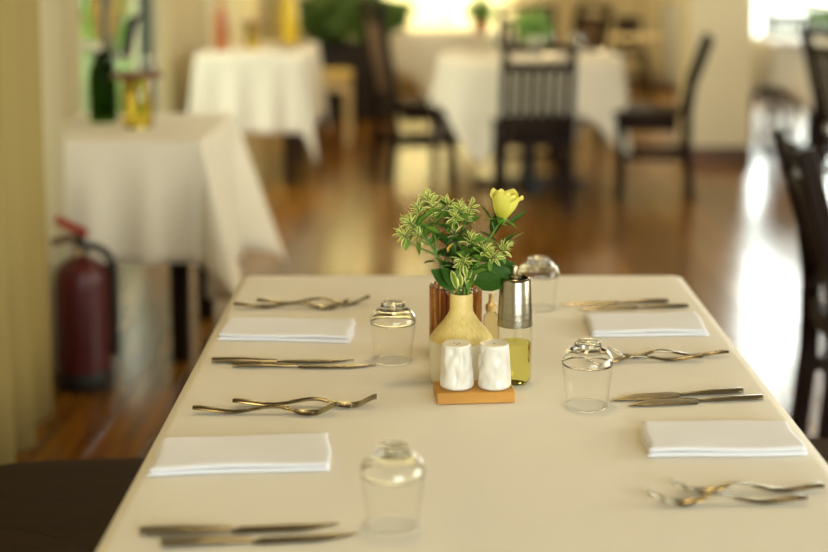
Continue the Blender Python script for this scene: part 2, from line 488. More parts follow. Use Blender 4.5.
# ------------------------------------------------------------------ curtains
def curtain(p0, p1, z0, z1, amp, folds, m, label, seed=0, name='curtain', group=None, flare=0.0, nz=10):
    rnd = random.Random(seed); ph = rnd.random() * 6
    p0, p1 = Vector((*p0, 0)), Vector((*p1, 0)); d = (p1 - p0); n = Vector((-d.y, d.x, 0)).normalized()
    nu = folds * 12
    def fn(u, v):
        w = math.sin(u * folds * 2 * PI + ph + 0.6 * math.sin(u * 9 + ph)) * amp * (0.65 + 0.35 * math.sin(u * 17 + ph)) * (1 + flare * (1 - v))
        p = p0 + d * u + n * w
        return (p.x, p.y, z0 + (z1 - z0) * v)
    o = solid(MB().grid(nu, nz, fn).obj(name, m, None, FULL), 0.002)
    return tag(o, label, 'curtain', group)
RT = 2.62
curtain((-1.11, 2.15), (-1.085, 4.08), 0.012, RT, 0.035, 9, 'curtain_heavy', 'long olive yellow curtain hanging to the floor beside the fire extinguisher', 3, flare=0.4)
curtain((-1.21, 4.40), (-1.125, 4.44), 0.012, RT, 0.008, 1, 'curtain_pale', 'narrow pale curtain between the fire extinguisher and the olive curtain', 5)
curtain((-1.43, 5.40), (-1.41, 5.90), 0.02, RT, 0.03, 4, 'curtain_pale', 'pale curtain gathered beside the garden window over the side table', 8)
curtain((-1.47, 8.15), (-1.47, 9.9), 0.02, RT, 0.018, 8, 'sheer_cream', 'pale curtain hanging behind the table with the orange vase', 9)
xs = [-1.35, -0.45, 0.45, 1.35, 2.25]
labs = ['cream sheer curtain behind the leafy planter', 'cream sheer curtain in the back row behind the far table with the orange pot',
        'cream sheer curtain in the back row behind the round table with the slat chairs', 'cream sheer curtain in the back row beside the child\'s high chair']
for i in range(4):
    curtain((xs[i], RY1 - 0.14), (xs[i + 1] - 0.002, RY1 - 0.14), 0.02, 2.75, 0.035, 7, 'sheer_cream', labs[i], 20 + i, group='sheer curtains along the back wall')
CT = ony(790, 4, RY1 - 0.12).z
curtain((2.30, RY1 - 0.12), (4.55, RY1 - 0.12), 0.05, CT - 0.01, 0.03, 16, 'sheer_white', 'short white half curtain across the lower part of the bright window', 31, 'half_curtain')
tag(MB().tube([(2.26, RY1 - 0.12, CT), (4.6, RY1 - 0.12, CT)], 0.012).obj('curtain_rod', 'brass_rod'), 'thin rod carrying the short white half curtain', 'rod')

# ------------------------------------------------------------------ garden outside
struct(MB().box((-8.3, 12, -0.06), (13.2, 30, 0.1)).obj('ground_outside', 'lawn'), 'lawn outside the garden window')
def leafmesh(name, m, L=1.0, w=0.36, fold=0.12, curl=0.12, rim=True):
    b = MB(); n = 5
    for i in range(n + 1):
        t = i / n; ww = w * 0.5 * math.sin(PI * min(1, t * 0.92 + 0.06)) ** 0.8 if 0 < i < n else 0.01
        z = curl * (t * t) * -1 + 0.02
        for j in (-1, -0.5, 0, 0.5, 1):
            b.v.append((t * L, ww * j, z + abs(j) * fold * ww * 2)); b.rim.append(abs(j))
    for i in range(n):
        for j in range(4):
            b.f.append((i * 5 + j, (i + 1) * 5 + j, (i + 1) * 5 + j + 1, i * 5 + j + 1))
    return b.mesh(name, m, FULL)
def foliage(name, m, c, r, n, size, rnd, parent=None, squash=(1, 1, 1)):
    b = MB()
    for k in range(n):
        d = Vector((rnd.gauss(0, 1), rnd.gauss(0, 1), rnd.gauss(0, 1))).normalized() * (rnd.random() ** 0.4)
        p = Vector(c) + Vector((d.x * r * squash[0], d.y * r * squash[1], d.z * r * squash[2]))
        u = Vector((rnd.gauss(0, 1), rnd.gauss(0, 1), rnd.gauss(0, .7))).normalized(); v = u.orthogonal().normalized()
        s_ = size * (0.6 + 0.8 * rnd.random()); w = v * s_ * 0.3
        mid = u.cross(v) * s_ * 0.1
        b.add([p, p + u * s_ * .5 + w + mid, p + u * s_, p + u * s_ * .5 - w + mid, p + u * s_ * .5 - mid], [(0, 1, 4), (1, 2, 4), (2, 3, 4), (3, 0, 4)])
    return b.obj(name, m, parent)
rg = random.Random(4)
for i, (x, y, r, lab) in enumerate(((-2.75, 10.6, 0.9, 'bright green garden shrub outside the window, beyond the green bottle'),
                                   (-3.3, 13.6, 1.2, 'large bright green garden shrub outside the window near its dark post'),
                                   (-4.6, 17.5, 1.8, 'tall garden shrub farthest out beyond the window'))):
    t = thing('garden_shrub', lab, 'shrub', (x, y, 0), 0, 'shrubs in the garden')
    foliage('foliage', 'garden_leaf', (0, 0, r * 0.95), r, 900, 0.16, rg, t)
    MB().tube([(0, 0, -0.01), (0.03, 0, r * 0.5), (0, 0.04, r)], [0.05, 0.04, 0.02]).obj('trunk', 'brown_wood', t)

# ------------------------------------------------------------------ tablecloths
def rect_cloth(name, label, cx, cy, sx, sy, h, over, m, flare=0.3, rip=0.012, nfl=3.0, group=None, tip=1.0, over_right=None):
    a, b_ = sx / 2, sy / 2; r = 0.010
    def ax(half, n, no, ov2):
        t = [-half - over + over * i / no for i in range(no)] + [-half - r * 0.6, -half]
        t += [-half + 2 * half * i / n for i in range(1, n)]
        return t + [half, half + r * 0.6] + [half + ov2 * (i + 1) / no for i in range(no)]
    U, V = ax(a, 20, 12, over_right or over), ax(b_, 20, 12, over)
    mb = MB()
    for u in U:
        for v in V:
            du, dv = max(0, abs(u) - a), max(0, abs(v) - b_)
            su, sv = math.copysign(1, u), math.copysign(1, v)
            q = math.hypot(du, dv)
            if q == 0: mb.v.append((cx + u, cy + v, h)); continue
            t = math.atan2(dv, du)
            k = min(1, q / 0.12)
            side = abs(math.sin(2 * t))
            fl_ = q * flare * side + r * min(1, q / (0.6 * r)) + 0.004
            wav = 0.0
            if dv == 0: wav = rip * (q / over) * (math.sin(v / sy * nfl * 2 * PI + su) + 0.5)
            elif du == 0: wav = rip * (q / over) * (math.sin(u / sx * nfl * 2 * PI + 2 * sv) + 0.5)
            drop = q if side == 0 else math.sqrt(max(0, q * q - (q * flare * side) ** 2)) * tip
            drop = max(0.002, drop - 0.004)
            out = fl_ + max(0, wav) * k
            hx = (cx + math.copysign(min(abs(u), a), u)) + su * out * math.cos(t)
            hy = (cy + math.copysign(min(abs(v), b_), v)) + sv * out * math.sin(t)
            mb.v.append((hx, hy, h - drop))
    n = len(V)
    mb.f = [(i * n + j, (i + 1) * n + j, (i + 1) * n + j + 1, i * n + j + 1) for i in range(len(U) - 1) for j in range(n - 1)]
    o = mb.obj(name, m, None, FULL); solid(o, 0.0016, -1.0)
    return tag(o, label, 'tablecloth', group)

def round_cloth(label, cx, cy, R, half, h, m, rot=PI / 4, rip=0.035, nf=10, ph=0.0):
    mb = MB(); NT, NR = 96, 14
    mb.v.append((cx, cy, h))
    for i in range(NT):
        t = 2 * PI * i / NT
        tt = t - rot
        ext = half / max(abs(math.cos(tt)), abs(math.sin(tt)))
        ov = ext - R
        for j in range(1, NR + 1):
            if j <= 4: q = R * j / 4; mb.v.append((cx + q * math.cos(t), cy + q * math.sin(t), h))
            else:
                k = (j - 4) / (NR - 4); s_ = ov * k
                tip = ov / (half * 1.414 - R)
                out = 0.012 * min(1, s_ / 0.02) + s_ * 0.10 + rip * k * tip * math.sin(nf * t + ph) * 0.9 + 0.01 * k
                out = max(out, 0.008)
                mb.v.append((cx + (R + out) * math.cos(t), cy + (R + out) * math.sin(t), h - max(0.003, s_ - 0.006)))
    for i in range(NT):
        i2 = (i + 1) % NT
        mb.f.append((0, 1 + i * NR, 1 + i2 * NR))
        for j in range(NR - 1):
            mb.f.append((1 + i * NR + j, 1 + i * NR + j + 1, 1 + i2 * NR + j + 1, 1 + i2 * NR + j))
    o = mb.obj('tablecloth', m, None, FULL); solid(o, 0.0016, -1.0)
    return tag(o, label, 'tablecloth')

def rect_table(label, cx, cy, sx, sy, h, leg=0.06):
    t = thing('dining_table', label, 'table', (cx, cy, 0))
    MB().rbox((0, 0, h - 0.0165), (sx - 0.004, sy - 0.004, 0.026), 0.004).obj('tabletop', 'brown_wood', t)
    for i in (-1, 1):
        MB().box((0, i * (sy / 2 - 0.09), h - 0.07), (sx - 0.2, 0.022, 0.08)).obj('apron', 'dark_wood', t)
        MB().box((i * (sx / 2 - 0.09), 0, h - 0.07), (0.022, sy - 0.2, 0.08)).obj('apron', 'dark_wood', t)
        for j in (-1, 1):
            MB().bar((i * (sx / 2 - 0.09), j * (sy / 2 - 0.09), 0), (i * (sx / 2 - 0.09), j * (sy / 2 - 0.09), h - 0.03), leg, leg).obj('leg', 'dark_wood', t)
    return t
def round_table(label, cx, cy, R, h):
    t = thing('round_table', label, 'table', (cx, cy, 0))
    MB().lathe([(0, h - 0.028), (R - 0.008, h - 0.028), (R - 0.003, h - 0.02), (R - 0.003, h - 0.008), (R - 0.008, h - 0.003), (0, h - 0.003)], 48).obj('tabletop', 'brown_wood', t, SM)
    MB().tube([(0, 0, 0.03), (0, 0, h - 0.03)], 0.04, 14).obj('pedestal', 'black_rubber', t)
    b = MB(); b.bar((-0.32, 0, 0.017), (0.32, 0, 0.017), 0.07, 0.033); b.bar((0, -0.32, 0.017), (0, 0.32, 0.017), 0.07, 0.033)
    b.obj('cross_base', 'black_rubber', t)
    return t

# the laid dining table
FL, FR = onz(245, 275), onz(678, 275)
TY1 = FL.y; TX0, TX1 = FL.x, FR.x
TLEN = 1.62
TCX, TCY = (TX0 + TX1) / 2, TY1 - TLEN / 2
rect_table('rectangular dining table under the cream cloth laid with four settings', TCX, TCY, TX1 - TX0 - 0.02, TLEN - 0.02, TOP - 0.002)
rect_cloth('tablecloth', 'smooth cream tablecloth on the table laid with napkins, cutlery and vase', TCX, TCY, TX1 - TX0 - 0.02, TLEN - 0.02, TOP, 0.42, 'cloth_cream', flare=0.25)

# side table by the curtain
A = onz(203, 141); B = onz(241, 113)
LTX1 = A.x; LTY0, LTY1 = A.y, B.y
LTX0 = LTX1 - 0.57
rect_table('square side table under white cloth beside the fire extinguisher', (LTX0 + LTX1) / 2, (LTY0 + LTY1) / 2, LTX1 - LTX0 - 0.02, LTY1 - LTY0 - 0.02, TOP - 0.002)
rect_cloth('tablecloth', 'white tablecloth with hanging corner points on the side table holding the green bottle', (LTX0 + LTX1) / 2, (LTY0 + LTY1) / 2, LTX1 - LTX0 - 0.02, LTY1 - LTY0 - 0.02, TOP, 0.40, 'cloth_white', flare=0.36, rip=0.02, over_right=0.52)
# second side table
A2 = onz(196, 55); B2 = onz(304, 55); D2 = onz(250, 42)
rect_table('square table under white cloth holding the orange vase', (A2.x + B2.x) / 2, (A2.y + D2.y) / 2, B2.x - A2.x - 0.02, D2.y - A2.y - 0.02, TOP - 0.002)
rect_cloth('tablecloth', 'white tablecloth hanging nearly to the floor under the orange vase', (A2.x + B2.x) / 2, (A2.y + D2.y) / 2, B2.x - A2.x - 0.02, D2.y - A2.y - 0.02, TOP, 0.45, 'cloth_white', flare=0.16, rip=0.03, nfl=3)
# round table in the middle of the room
RTY = 8.05; RTX = (ony(530, 60, RTY)).x; RR = 0.51
round_table('round pedestal table under a pointed white cloth behind the dark slat chair', RTX, RTY, RR, TOP)
round_cloth('white tablecloth with pointed hanging corners on the round table among dark chairs', RTX, RTY, RR, 0.79, TOP, 'cloth_white', rot=0.22, ph=0.6)
RT2Y = 10.1; RT2X = ony(452, 33, RT2Y).x
round_table('round table under cream cloth farthest back by the sheer curtains', RT2X, RT2Y, 0.42, TOP)
round_cloth('cream tablecloth on the far round table with the orange pot', RT2X, RT2Y, 0.42, 0.66, TOP, 'cloth_cream', rot=0.5, ph=2.0)
RT3Y = 9.3; RT3X = ony(815, 42, RT3Y).x
round_table('round table under white cloth past the pillar by the bright window', RT3X, RT3Y, 0.42, TOP)
round_cloth('white tablecloth on the round table past the cream pillar', RT3X, RT3Y, 0.42, 0.70, TOP, 'cloth_white', rot=0.7, ph=1.0)

# ------------------------------------------------------------------ chairs (local +x is the way the sitter faces)
CG = 'dark wooden slat back chairs'
def chair(label, x, y, rz, Wd=0.42, Dp=0.40, Ht=0.88, nsl=5, sh=0.45, m='dark_wood', sm='seat_wood', rake=0.085, nm='dining_chair', group=CG, panel=False):
    t = thing(nm, label, 'chair', (x, y, 0), rz, group)
    hw = Wd / 2; xb, xf = -Dp / 2, Dp / 2
    def seat():
        b = MB(); out = []
        cor = [(xf + 0.015, -(hw + 0.008)), (xf + 0.015, hw + 0.008), (xb + 0.01, hw * 0.86), (xb + 0.01, -hw * 0.86)]
        for i, c in enumerate(cor):
            rr = 0.05 if i < 2 else 0.19
            c = Vector((*c, 0)); p = Vector((*cor[i - 1], 0)); n = Vector((*cor[(i + 1) % 4], 0))
            a = c + (p - c).normalized() * rr; d = c + (n - c).normalized() * rr
            for k in range(6):
                s_ = k / 5; out.append((a * (1 - s_) ** 2 + c * 2 * s_ * (1 - s_) + d * s_ * s_))
        cen = Vector((0, 0, 0))
        rings = []
        for z, sc in ((sh - 0.032, 0.97), (sh - 0.024, 1.0), (sh - 0.008, 1.0), (sh, 0.975)):
            rings.append([(p.x * sc, p.y * sc, z) for p in out])
        return b.loft(rings).obj('seat', sm, t, SM)
    seat()
    lw = 0.044
    for sy in (-1, 1):
        MB().bar((xf - 0.03, sy * (hw - 0.03), 0), (xf - 0.03, sy * (hw - 0.03), sh - 0.034), lw, lw).obj('leg', m, t)
        MB().poly([(xb - 0.035, sy * (hw - 0.03), 0), (xb - 0.012, sy * (hw - 0.03), sh * 0.55), (xb - 0.012, sy * (hw - 0.03), sh), (xb - 0.03, sy * (hw - 0.03), sh + 0.15), (xb - 0.02 - rake, sy * (hw - 0.03), Ht)], 0.05, 0.040, up=(0, 1, 0)).obj('back_post', m, t)
        MB().box((0, sy * (hw - 0.035), sh - 0.072), (Dp - 0.08, 0.02, 0.07)).obj('apron', m, t)
        MB().box((-0.02, sy * (hw - 0.03), sh * 0.46), (Dp - 0.06, 0.020, 0.040)).obj('stretcher', m, t)
    MB().box((xf - 0.035, 0, sh - 0.067), (0.02, Wd - 0.1, 0.06)).obj('apron', m, t)
    MB().box((xb - 0.010, 0, sh - 0.067), (0.02, Wd - 0.1, 0.06)).obj('apron', m, t)
    MB().box((xf - 0.03, 0, sh * 0.55), (0.018, Wd - 0.09, 0.03)).obj('stretcher', m, t)
    def bx(z):
        return xb - 0.03 - (rake - 0.01) * (z - sh - 0.15) / (Ht - sh - 0.15)
    n = 8
    MB().poly([(bx(Ht - 0.045) - 0.018 * (1 - ((2 * k / n) - 1) ** 2), (2 * k / n - 1) * (hw - 0.046), Ht - 0.02) for k in range(n + 1)], 0.024, 0.04).obj('crest_rail', m, t)
    MB().poly([(bx(Ht - 0.11) - 0.014 * (1 - ((2 * k / n) - 1) ** 2), (2 * k / n - 1) * (hw - 0.046), Ht - 0.11) for k in range(n + 1)], 0.022, 0.045).obj('back_rail', m, t)
    zl = sh + 0.035
    MB().bar((bx(zl), -(hw - 0.046), zl), (bx(zl), hw - 0.046, zl), 0.022, 0.045).obj('back_rail', m, t)
    if panel:
        MB().bar((bx(zl + 0.02), 0, zl + 0.02), (bx(Ht - 0.125) - 0.010, 0, Ht - 0.125), Wd - 0.14, 0.012, up=(1, 0, 0)).obj('back_panel', 'brown_wood', t)
    else:
        for k in range(nsl):
            yy = (-1 + 2 * (k + 0.5) / nsl) * (hw - 0.06)
            MB().bar((bx(zl + 0.02), yy, zl + 0.02), (bx(Ht - 0.125) - 0.010, yy, Ht - 0.125), 0.036, 0.012, up=(1, 0, 0)).obj('slat', m, t)
    return t

sl = onz(70, 458, 0.45)
chair('dark wooden chair drawn up to the laid table on the side of the olive curtain', -0.645, sl.y - 0.212, 0.0, Wd=0.44, Dp=0.44, group='chairs at the laid table')
sr = onz(815, 436, 0.45)
chair('dark wooden chair drawn up to the laid table on the side away from the curtains', 0.87, sr.y - 0.225, PI, Wd=0.44, Dp=0.44, group='chairs at the laid table')
# lone chair on the bright strip of floor
np_ = ony(812, 300, 3.86)
chair('dark slat back chair on the bright strip of floor, back to the laid table', np_.x + 0.19, 3.66, -0.10, Wd=0.44, Dp=0.40, Ht=0.865)
c1 = onz(534, 213, 0)
chair('dark slat back chair tucked under the round table, its back to the laid table', c1.x, c1.y + 0.17, PI / 2 + 0.03, Wd=0.40, Ht=0.875)
c2 = ony(654, 110, 7.85)
chair('dark chair beside the cream pillar, its back towards the pillar', c2.x - 0.02, 7.85, PI - 0.17, Wd=0.42, Dp=0.38, Ht=0.875, sh=0.47, rake=0.10)
c3 = ony(418, 100, 8.45)
chair('tall dark chair with brown panel back standing by the leafy planter', c3.x, 8.45, 0.30, Wd=0.42, Dp=0.38, Ht=1.04, panel=True)
c4 = ony(530, 60, 8.95)
chair('dark chair on the curtain side of the round table, seen over its plates', c4.x, 8.98, -PI / 2, Wd=0.40, Ht=0.98)
c5 = ony(558, 60, 9.75)
chair('brown backed chair between the round table and the child\'s high chair', c5.x, 9.75, PI + 0.5, Wd=0.40, Ht=0.96, panel=True)
c6 = ony(822, 90, 7.05)
chair('dark chair drawn up to the round table past the pillar, back post catching light', c6.x + 0.30, 7.1, 0.25, Wd=0.44, Ht=0.96, rake=0.10)
c7 = ony(764, 80, 11.2)
chair('dark chair half hidden between the pillar and the white round table', c7.x, 11.2, 0.3, Wd=0.42, Ht=0.80, Dp=0.38)
c8 = ony(801, 20, 10.2)
chair('dark chair on the window side of the white round table past the pillar', c8.x, 10.2, -PI / 2, Wd=0.40, Ht=0.95)

# child's high chair
HY = 12.5; hc = ony(630, 60, HY)
t = thing('high_chair', 'dark wooden child\'s high chair with pale tray by the sheer curtains', 'high chair', (hc.x, HY, 0), -PI / 2)
t.scale = (0.85, 0.85, 0.85)
for sx in (-1, 1):
    for sy in (-1, 1):
        MB().bar((sx * 0.24, sy * 0.21, 0), (sx * 0.14, sy * 0.13, 0.50), 0.034, 0.034).obj('leg', 'dark_wood', t)
    MB().bar((sx * 0.19, -0.17, 0.22), (sx * 0.19, 0.17, 0.22), 0.02, 0.03).obj('stretcher', 'dark_wood', t)
    MB().bar((-0.14, sx * 0.14, 0.5), (-0.17, sx * 0.12, 0.86), 0.03, 0.03).obj('back_post', 'dark_wood', t)
    MB().bar((-0.15, sx * 0.15, 0.64), (0.16, sx * 0.15, 0.64), 0.03, 0.02).obj('arm', 'dark_wood', t)
MB().rbox((0, 0, 0.50), (0.34, 0.32, 0.03), 0.006).obj('seat', 'dark_wood', t)
MB().rbox((0.20, 0, 0.665), (0.26, 0.52, 0.035), 0.008).obj('tray', 'pale_wood', t)
MB().rbox((-0.165, 0, 0.80), (0.02, 0.22, 0.12), 0.004).obj('back_panel', 'dark_wood', t)
MB().bar((-0.14, 0, 0.56), (-0.16, 0, 0.76), 0.14, 0.012, up=(1, 0, 0)).obj('splat', 'dark_wood', t)

# yellow bench stool
SY = 9.9; sc_ = ony(328, 70, SY)
t = thing('stool', 'pale wooden stool with yellow cushioned top next to the white cloth', 'stool', (sc_.x, SY, 0))
MB().rbox((0, 0, 0.465), (0.34, 0.34, 0.06), 0.02).obj('cushion', 'cushion_yellow', t, SM)
for i in (-1, 1):
    MB().box((0, i * 0.14, 0.40), (0.26, 0.02, 0.068)).obj('apron', 'pale_wood', t)
    MB().box((i * 0.14, 0, 0.40), (0.02, 0.26, 0.068)).obj('apron', 'pale_wood', t)
    for j in (-1, 1):
        MB().bar((i * 0.14, j * 0.14, 0), (i * 0.14, j * 0.14, 0.434), 0.042, 0.042).obj('leg', 'pale_wood', t)

# leafy planter
LY = 11.3; lp = ony(345, 50, LY)
t = thing('leafy_planter', 'dark planter box with bushy green plant by the sheer curtains', 'plant', (lp.x, LY, 0))
b = MB(); b.rbox((0, 0, 0.29), (0.78, 0.4, 0.58), 0.01); b.obj('planter_box', 'planter_dark', t)
MB().rbox((0, 0, 0.595), (0.82, 0.44, 0.03), 0.006).obj('rim', 'planter_dark', t)
rr = random.Random(12)
foliage('foliage', 'plant_leaf', (0.02, 0, 0.80), 0.46, 600, 0.15, rr, t, (1.05, 0.6, 0.42))
for k in range(5):
    MB().tube([(-0.2 + 0.1 * k, 0.05 * (-1) ** k, 0.60), (-0.22 + 0.11 * k, 0.0, 0.72), (-0.26 + 0.13 * k, 0.05, 0.88)], [0.014, 0.011, 0.007], 6).obj('stem', 'green_stem', t)

# ------------------------------------------------------------------ fire extinguisher
e = onz(85, 386, 0)
t = thing('fire_extinguisher', 'dark red fire extinguisher with black hose standing on the floor by the curtain', 'extinguisher', (e.x, e.y, 0))
R_ = 0.084
MB().lathe([(0, 0), (R_ - 0.004, 0), (R_, 0.006), (R_, 0.05), (R_ - 0.002, 0.055), (R_ - 0.002, 0.06), (0, 0.06)], 32).obj('base_ring', 'black_rubber', t, SM)
MB().lathe([(0, 0.0605), (R_, 0.0605), (R_, 0.335), (R_ * 0.97, 0.36), (R_ * 0.85, 0.383), (R_ * 0.6, 0.402), (R_ * 0.3, 0.412), (0.018, 0.416), (0.018, 0.425), (0, 0.425)], 36).obj('cylinder', 'extinguisher_red', t, SM)
v = MB().lathe([(0, 0.4255), (0.020, 0.4255), (0.022, 0.43), (0.022, 0.452), (0.016, 0.462), (0.016, 0.472), (0, 0.472)], 20).obj('valve', 'black_rubber', t, SM)
MB().poly([(0.012, 0, 0.474), (-0.04, 0, 0.470), (-0.09, 0, 0.456)], 0.022, 0.010, up=(0, 1, 0)).obj('carry_handle', 'brown_wood', t)
MB().poly([(0.022, 0, 0.487), (-0.02, 0, 0.503), (-0.075, 0, 0.532)], 0.024, 0.010, up=(0, 1, 0)).obj('lever', 'lever_red', t)
hp = []
for k in range(15):
    a = k / 14
    if a < 0.45:
        q = a / 0.45 * PI / 2; hp.append((0.024 + 0.078 * math.sin(q), -0.0, 0.448 - 0.085 * (1 - math.cos(q))))
    else:
        q = (a - 0.45) / 0.55; hp.append((0.102 - 0.002 * q, -0.0, 0.363 - 0.26 * q))
MB().tube(hp, [0.012] * 13 + [0.014, 0.016], 10).obj('hose', 'black_rubber', t, SM)
MB().lathe([(0, 0.4265), (0.011, 0.4265), (0.011, 0.446), (0, 0.446)], 16, (0.0, -0.034, 0)).obj('pressure_gauge', 'gold_metal', t, SM)

# ------------------------------------------------------------------ tumblers
# upside down: thin wall with its rim on the cloth, thick domed base and small foot on top
TW = MB().lathe([(0.0278, 0.0008), (0.0288, 0.012), (0.0310, 0.030), (0.0334, 0.048), (0.0345, 0.0585)], 56).mesh('wall', 'tumbler_glass', FULL)
TR = MB().lathe([(0.0273, 0.0007), (0.0275, 0.0002), (0.0278, 0.0), (0.0281, 0.0002), (0.0283, 0.0007), (0.0281, 0.0012), (0.0278, 0.0014), (0.0275, 0.0012), (0.0273, 0.0007)], 56).mesh('rim', 'clear_glass', FULL)
TB = MB().lathe([(0, 0.0812), (0.012, 0.0802), (0.0195, 0.0785), (0.0245, 0.0765), (0.0298, 0.0718), (0.0328, 0.0670), (0.0339, 0.0625), (0.0342, 0.0588), (0.0349, 0.0588), (0.0353, 0.0630), (0.0343, 0.0680), (0.0310, 0.0735), (0.0255, 0.0785), (0.0205, 0.0815), (0.0185, 0.0830), (0.0180, 0.0850), (0.0184, 0.0875), (0.0172, 0.0895), (0.0150, 0.0900), (0.0120, 0.0885), (0, 0.0870)], 56).mesh('base', 'clear_glass', FULL)
def tumbler(label, p, rz=0, group='upside-down tumblers on the laid table', s=1.0):
    t = thing('tumbler', label, 'glass', p, rz, group); t.scale = (s, s, s)
    link('wall', TW, t); link('base', TB, t); link('rim', TR, t)
    return t
for lab, px, py in (('upside-down clear tumbler between the curtain-side knives and the vase', 393, 360.5),
                    ('upside-down clear tumbler by the knives, farthest from the vase', 393, 526),
                    ('upside-down clear tumbler just behind the oil bottle', 538, 309),
                    ('upside-down clear tumbler in front of the fork heads, nearest the wooden tray', 587, 406)):
    p = onz(px, py, TOP); p.z = TOP + 0.0006
    tumbler(lab, p)

# ------------------------------------------------------------------ napkins
def napkin(label, TL, TR, BR, BL, seed):
    rnd = random.Random(seed)
    th = 0.0115
    q = [onz(*TL, TOP + th), onz(*TR, TOP + th), onz(*BR, TOP), onz(*BL, TOP)]
    cx = sum((p for p in q), Vector()) / 4
    t = thing('napkin', label, 'napkin', (cx.x, cx.y, TOP + 0.0006), 0, 'folded napkins on the laid table')
    q = [Vector((p.x - cx.x, p.y - cx.y, 0)) for p in q]
    lay = 2
    for L in range(lay):
        z0 = L * th / lay; hh = th / lay
        ins = 0.0035 * (0, 0.5)[L] + rnd.random() * 0.001
        ph = rnd.random() * 6
        mb = MB(); NU, NV = 40, 24
        off = (rnd.random() - .5) * 0.003
        def P(u, v, top):
            p = (q[3] * (1 - u) + q[2] * u) * (1 - v) + (q[0] * (1 - u) + q[1] * u) * v
            c = Vector((0, 0, 0)); p = p * (1 - ins / 0.1)
            p.x += off + 0.0015 * math.sin(v * 7 + ph)
            p.y += 0.0018 * math.sin(u * 6 + ph) * (1 - v)
            e_ = min(u, 1 - u, v, 1 - v)
            rise = 0.0011 * (math.sin(u * 7 + ph) * math.sin(v * 4 + 1) + 1) * (L / lay)
            edge = 0.28 * hh * max(0, 1 - e_ / 0.02) ** 2
            z = z0 + rise + ((hh - 0.0002 - edge) if top else edge)
            if not top and L == 0: z = edge
            return (p.x, p.y, z)
        top = [P(i / NU, j / NV, 1) for i in range(NU + 1) for j in range(NV + 1)]
        bot = [P(i / NU, j / NV, 0) for i in range(NU + 1) for j in range(NV + 1)]
        n = NV + 1; N = len(top)
        mb.v = top + bot
        for i in range(NU):
            for j in range(NV):
                a = (i * n + j, (i + 1) * n + j, (i + 1) * n + j + 1, i * n + j + 1)
                mb.f.append(a); mb.f.append(tuple(N + k for k in a[::-1]))
        edge = [i * n for i in range(NU + 1)] + [NU * n + j for j in range(1, n)] + [i * n + NV for i in range(NU - 1, -1, -1)] + [j for j in range(NV - 1, 0, -1)]
        for a, b in zip(edge, edge[1:] + edge[:1]): mb.f.append((a, b, N + b, N + a))
        mb.obj('fold_layer', 'napkin_cloth', t, FULL)
    return t
napkin('folded white napkin on the curtain side, at the table end towards the other tables', (226, 317), (356, 318), (350, 344), (217, 341), 1)
napkin('folded white napkin on the curtain side beside the dark chair seat', (161, 437), (330, 432), (332, 472), (148, 478), 2)
napkin('folded white napkin by the bright floor, at the table end towards the other tables', (583, 314), (698, 311), (710, 337), (592, 338), 3)
napkin('folded white napkin by the bright floor, between the wide knives and two forks', (640, 420), (788, 420), (808, 457), (647, 459), 4)

# ------------------------------------------------------------------ cutlery (local +x runs from the handle end to the tip)
def interp(tab, s):
    for (a, va), (b, vb) in zip(tab, tab[1:]):
        if s <= b:
            k = (s - a) / (b - a); k = k * k * (3 - 2 * k); return va + (vb - va) * k
    return tab[-1][1]
def strip(mb, L, s0, s1, n, wf, hf, tf, yc=lambda s: 0.0):
    rings = []
    for i in range(n + 1):
        s = s0 + (s1 - s0) * i / n; w = wf(s); h = hf(s); th = tf(s); y = yc(s)
        rings.append([(s * L, y + w * math.cos(a), h + th * (0.5 + 0.5 * math.sin(a))) for a in [2 * PI * k / 10 for k in range(10)]])
    mb.loft(rings)
FH = [(0, 0.0062), (0.27, 0.0008), (0.57, 0.0082), (0.79, 0.0008), (0.84, 0.0009), (1.0, 0.0125)]
FW = [(0, 0.0066), (0.03, 0.0082), (0.2, 0.0074), (0.45, 0.0048), (0.60, 0.0044), (0.69, 0.0078), (0.76, 0.0128), (0.82, 0.0130), (1, 0.0120)]
def fork_meshes(L):
    h = MB(); strip(h, L, 0, 0.66, 26, lambda s: interp(FW, s), lambda s: interp(FH, s), lambda s: 0.0042 if s < .4 else 0.0046)
    d = MB(); strip(d, L, 0.6602, 0.82, 14, lambda s: interp(FW, s), lambda s: interp(FH, s), lambda s: 0.0030)
    tn = []
    for k in range(4):
        y0 = (-1.5 + k) * 0.0064
        b = MB(); strip(b, L, 0.8205, 1.0, 8, lambda s: 0.0021 * (1 - 0.55 * max(0, (s - 0.93) / 0.07)), lambda s: interp(FH, s), lambda s: 0.0022, lambda s: y0 * (1 - 0.10 * (s - 0.82) / 0.18))
        tn.append(b)
    return h.mesh('handle', 'steel', 1.2), d.mesh('head', 'steel', 1.2), [b.mesh('tine', 'steel', 1.2) for b in tn]
FM = fork_meshes(0.19)
def place(t, a, b, L0):
    A_, B_ = onz(*a), onz(*b); d = B_ - A_
    t.location = (A_.x, A_.y, TOP + 0.0007); t.rotation_euler = (0, 0, math.atan2(d.y, d.x)); s = d.length / L0
    t.scale = (s, s, s)
def fork(label, a, b):
    t = thing('fork', label, 'fork', group='stainless forks on the laid table')
    link('handle', FM[0], t); hd = link('head', FM[1], t)
    for m in FM[2]: link('tine', m, hd)
    place(t, a, b, 0.19)
KL = 0.21
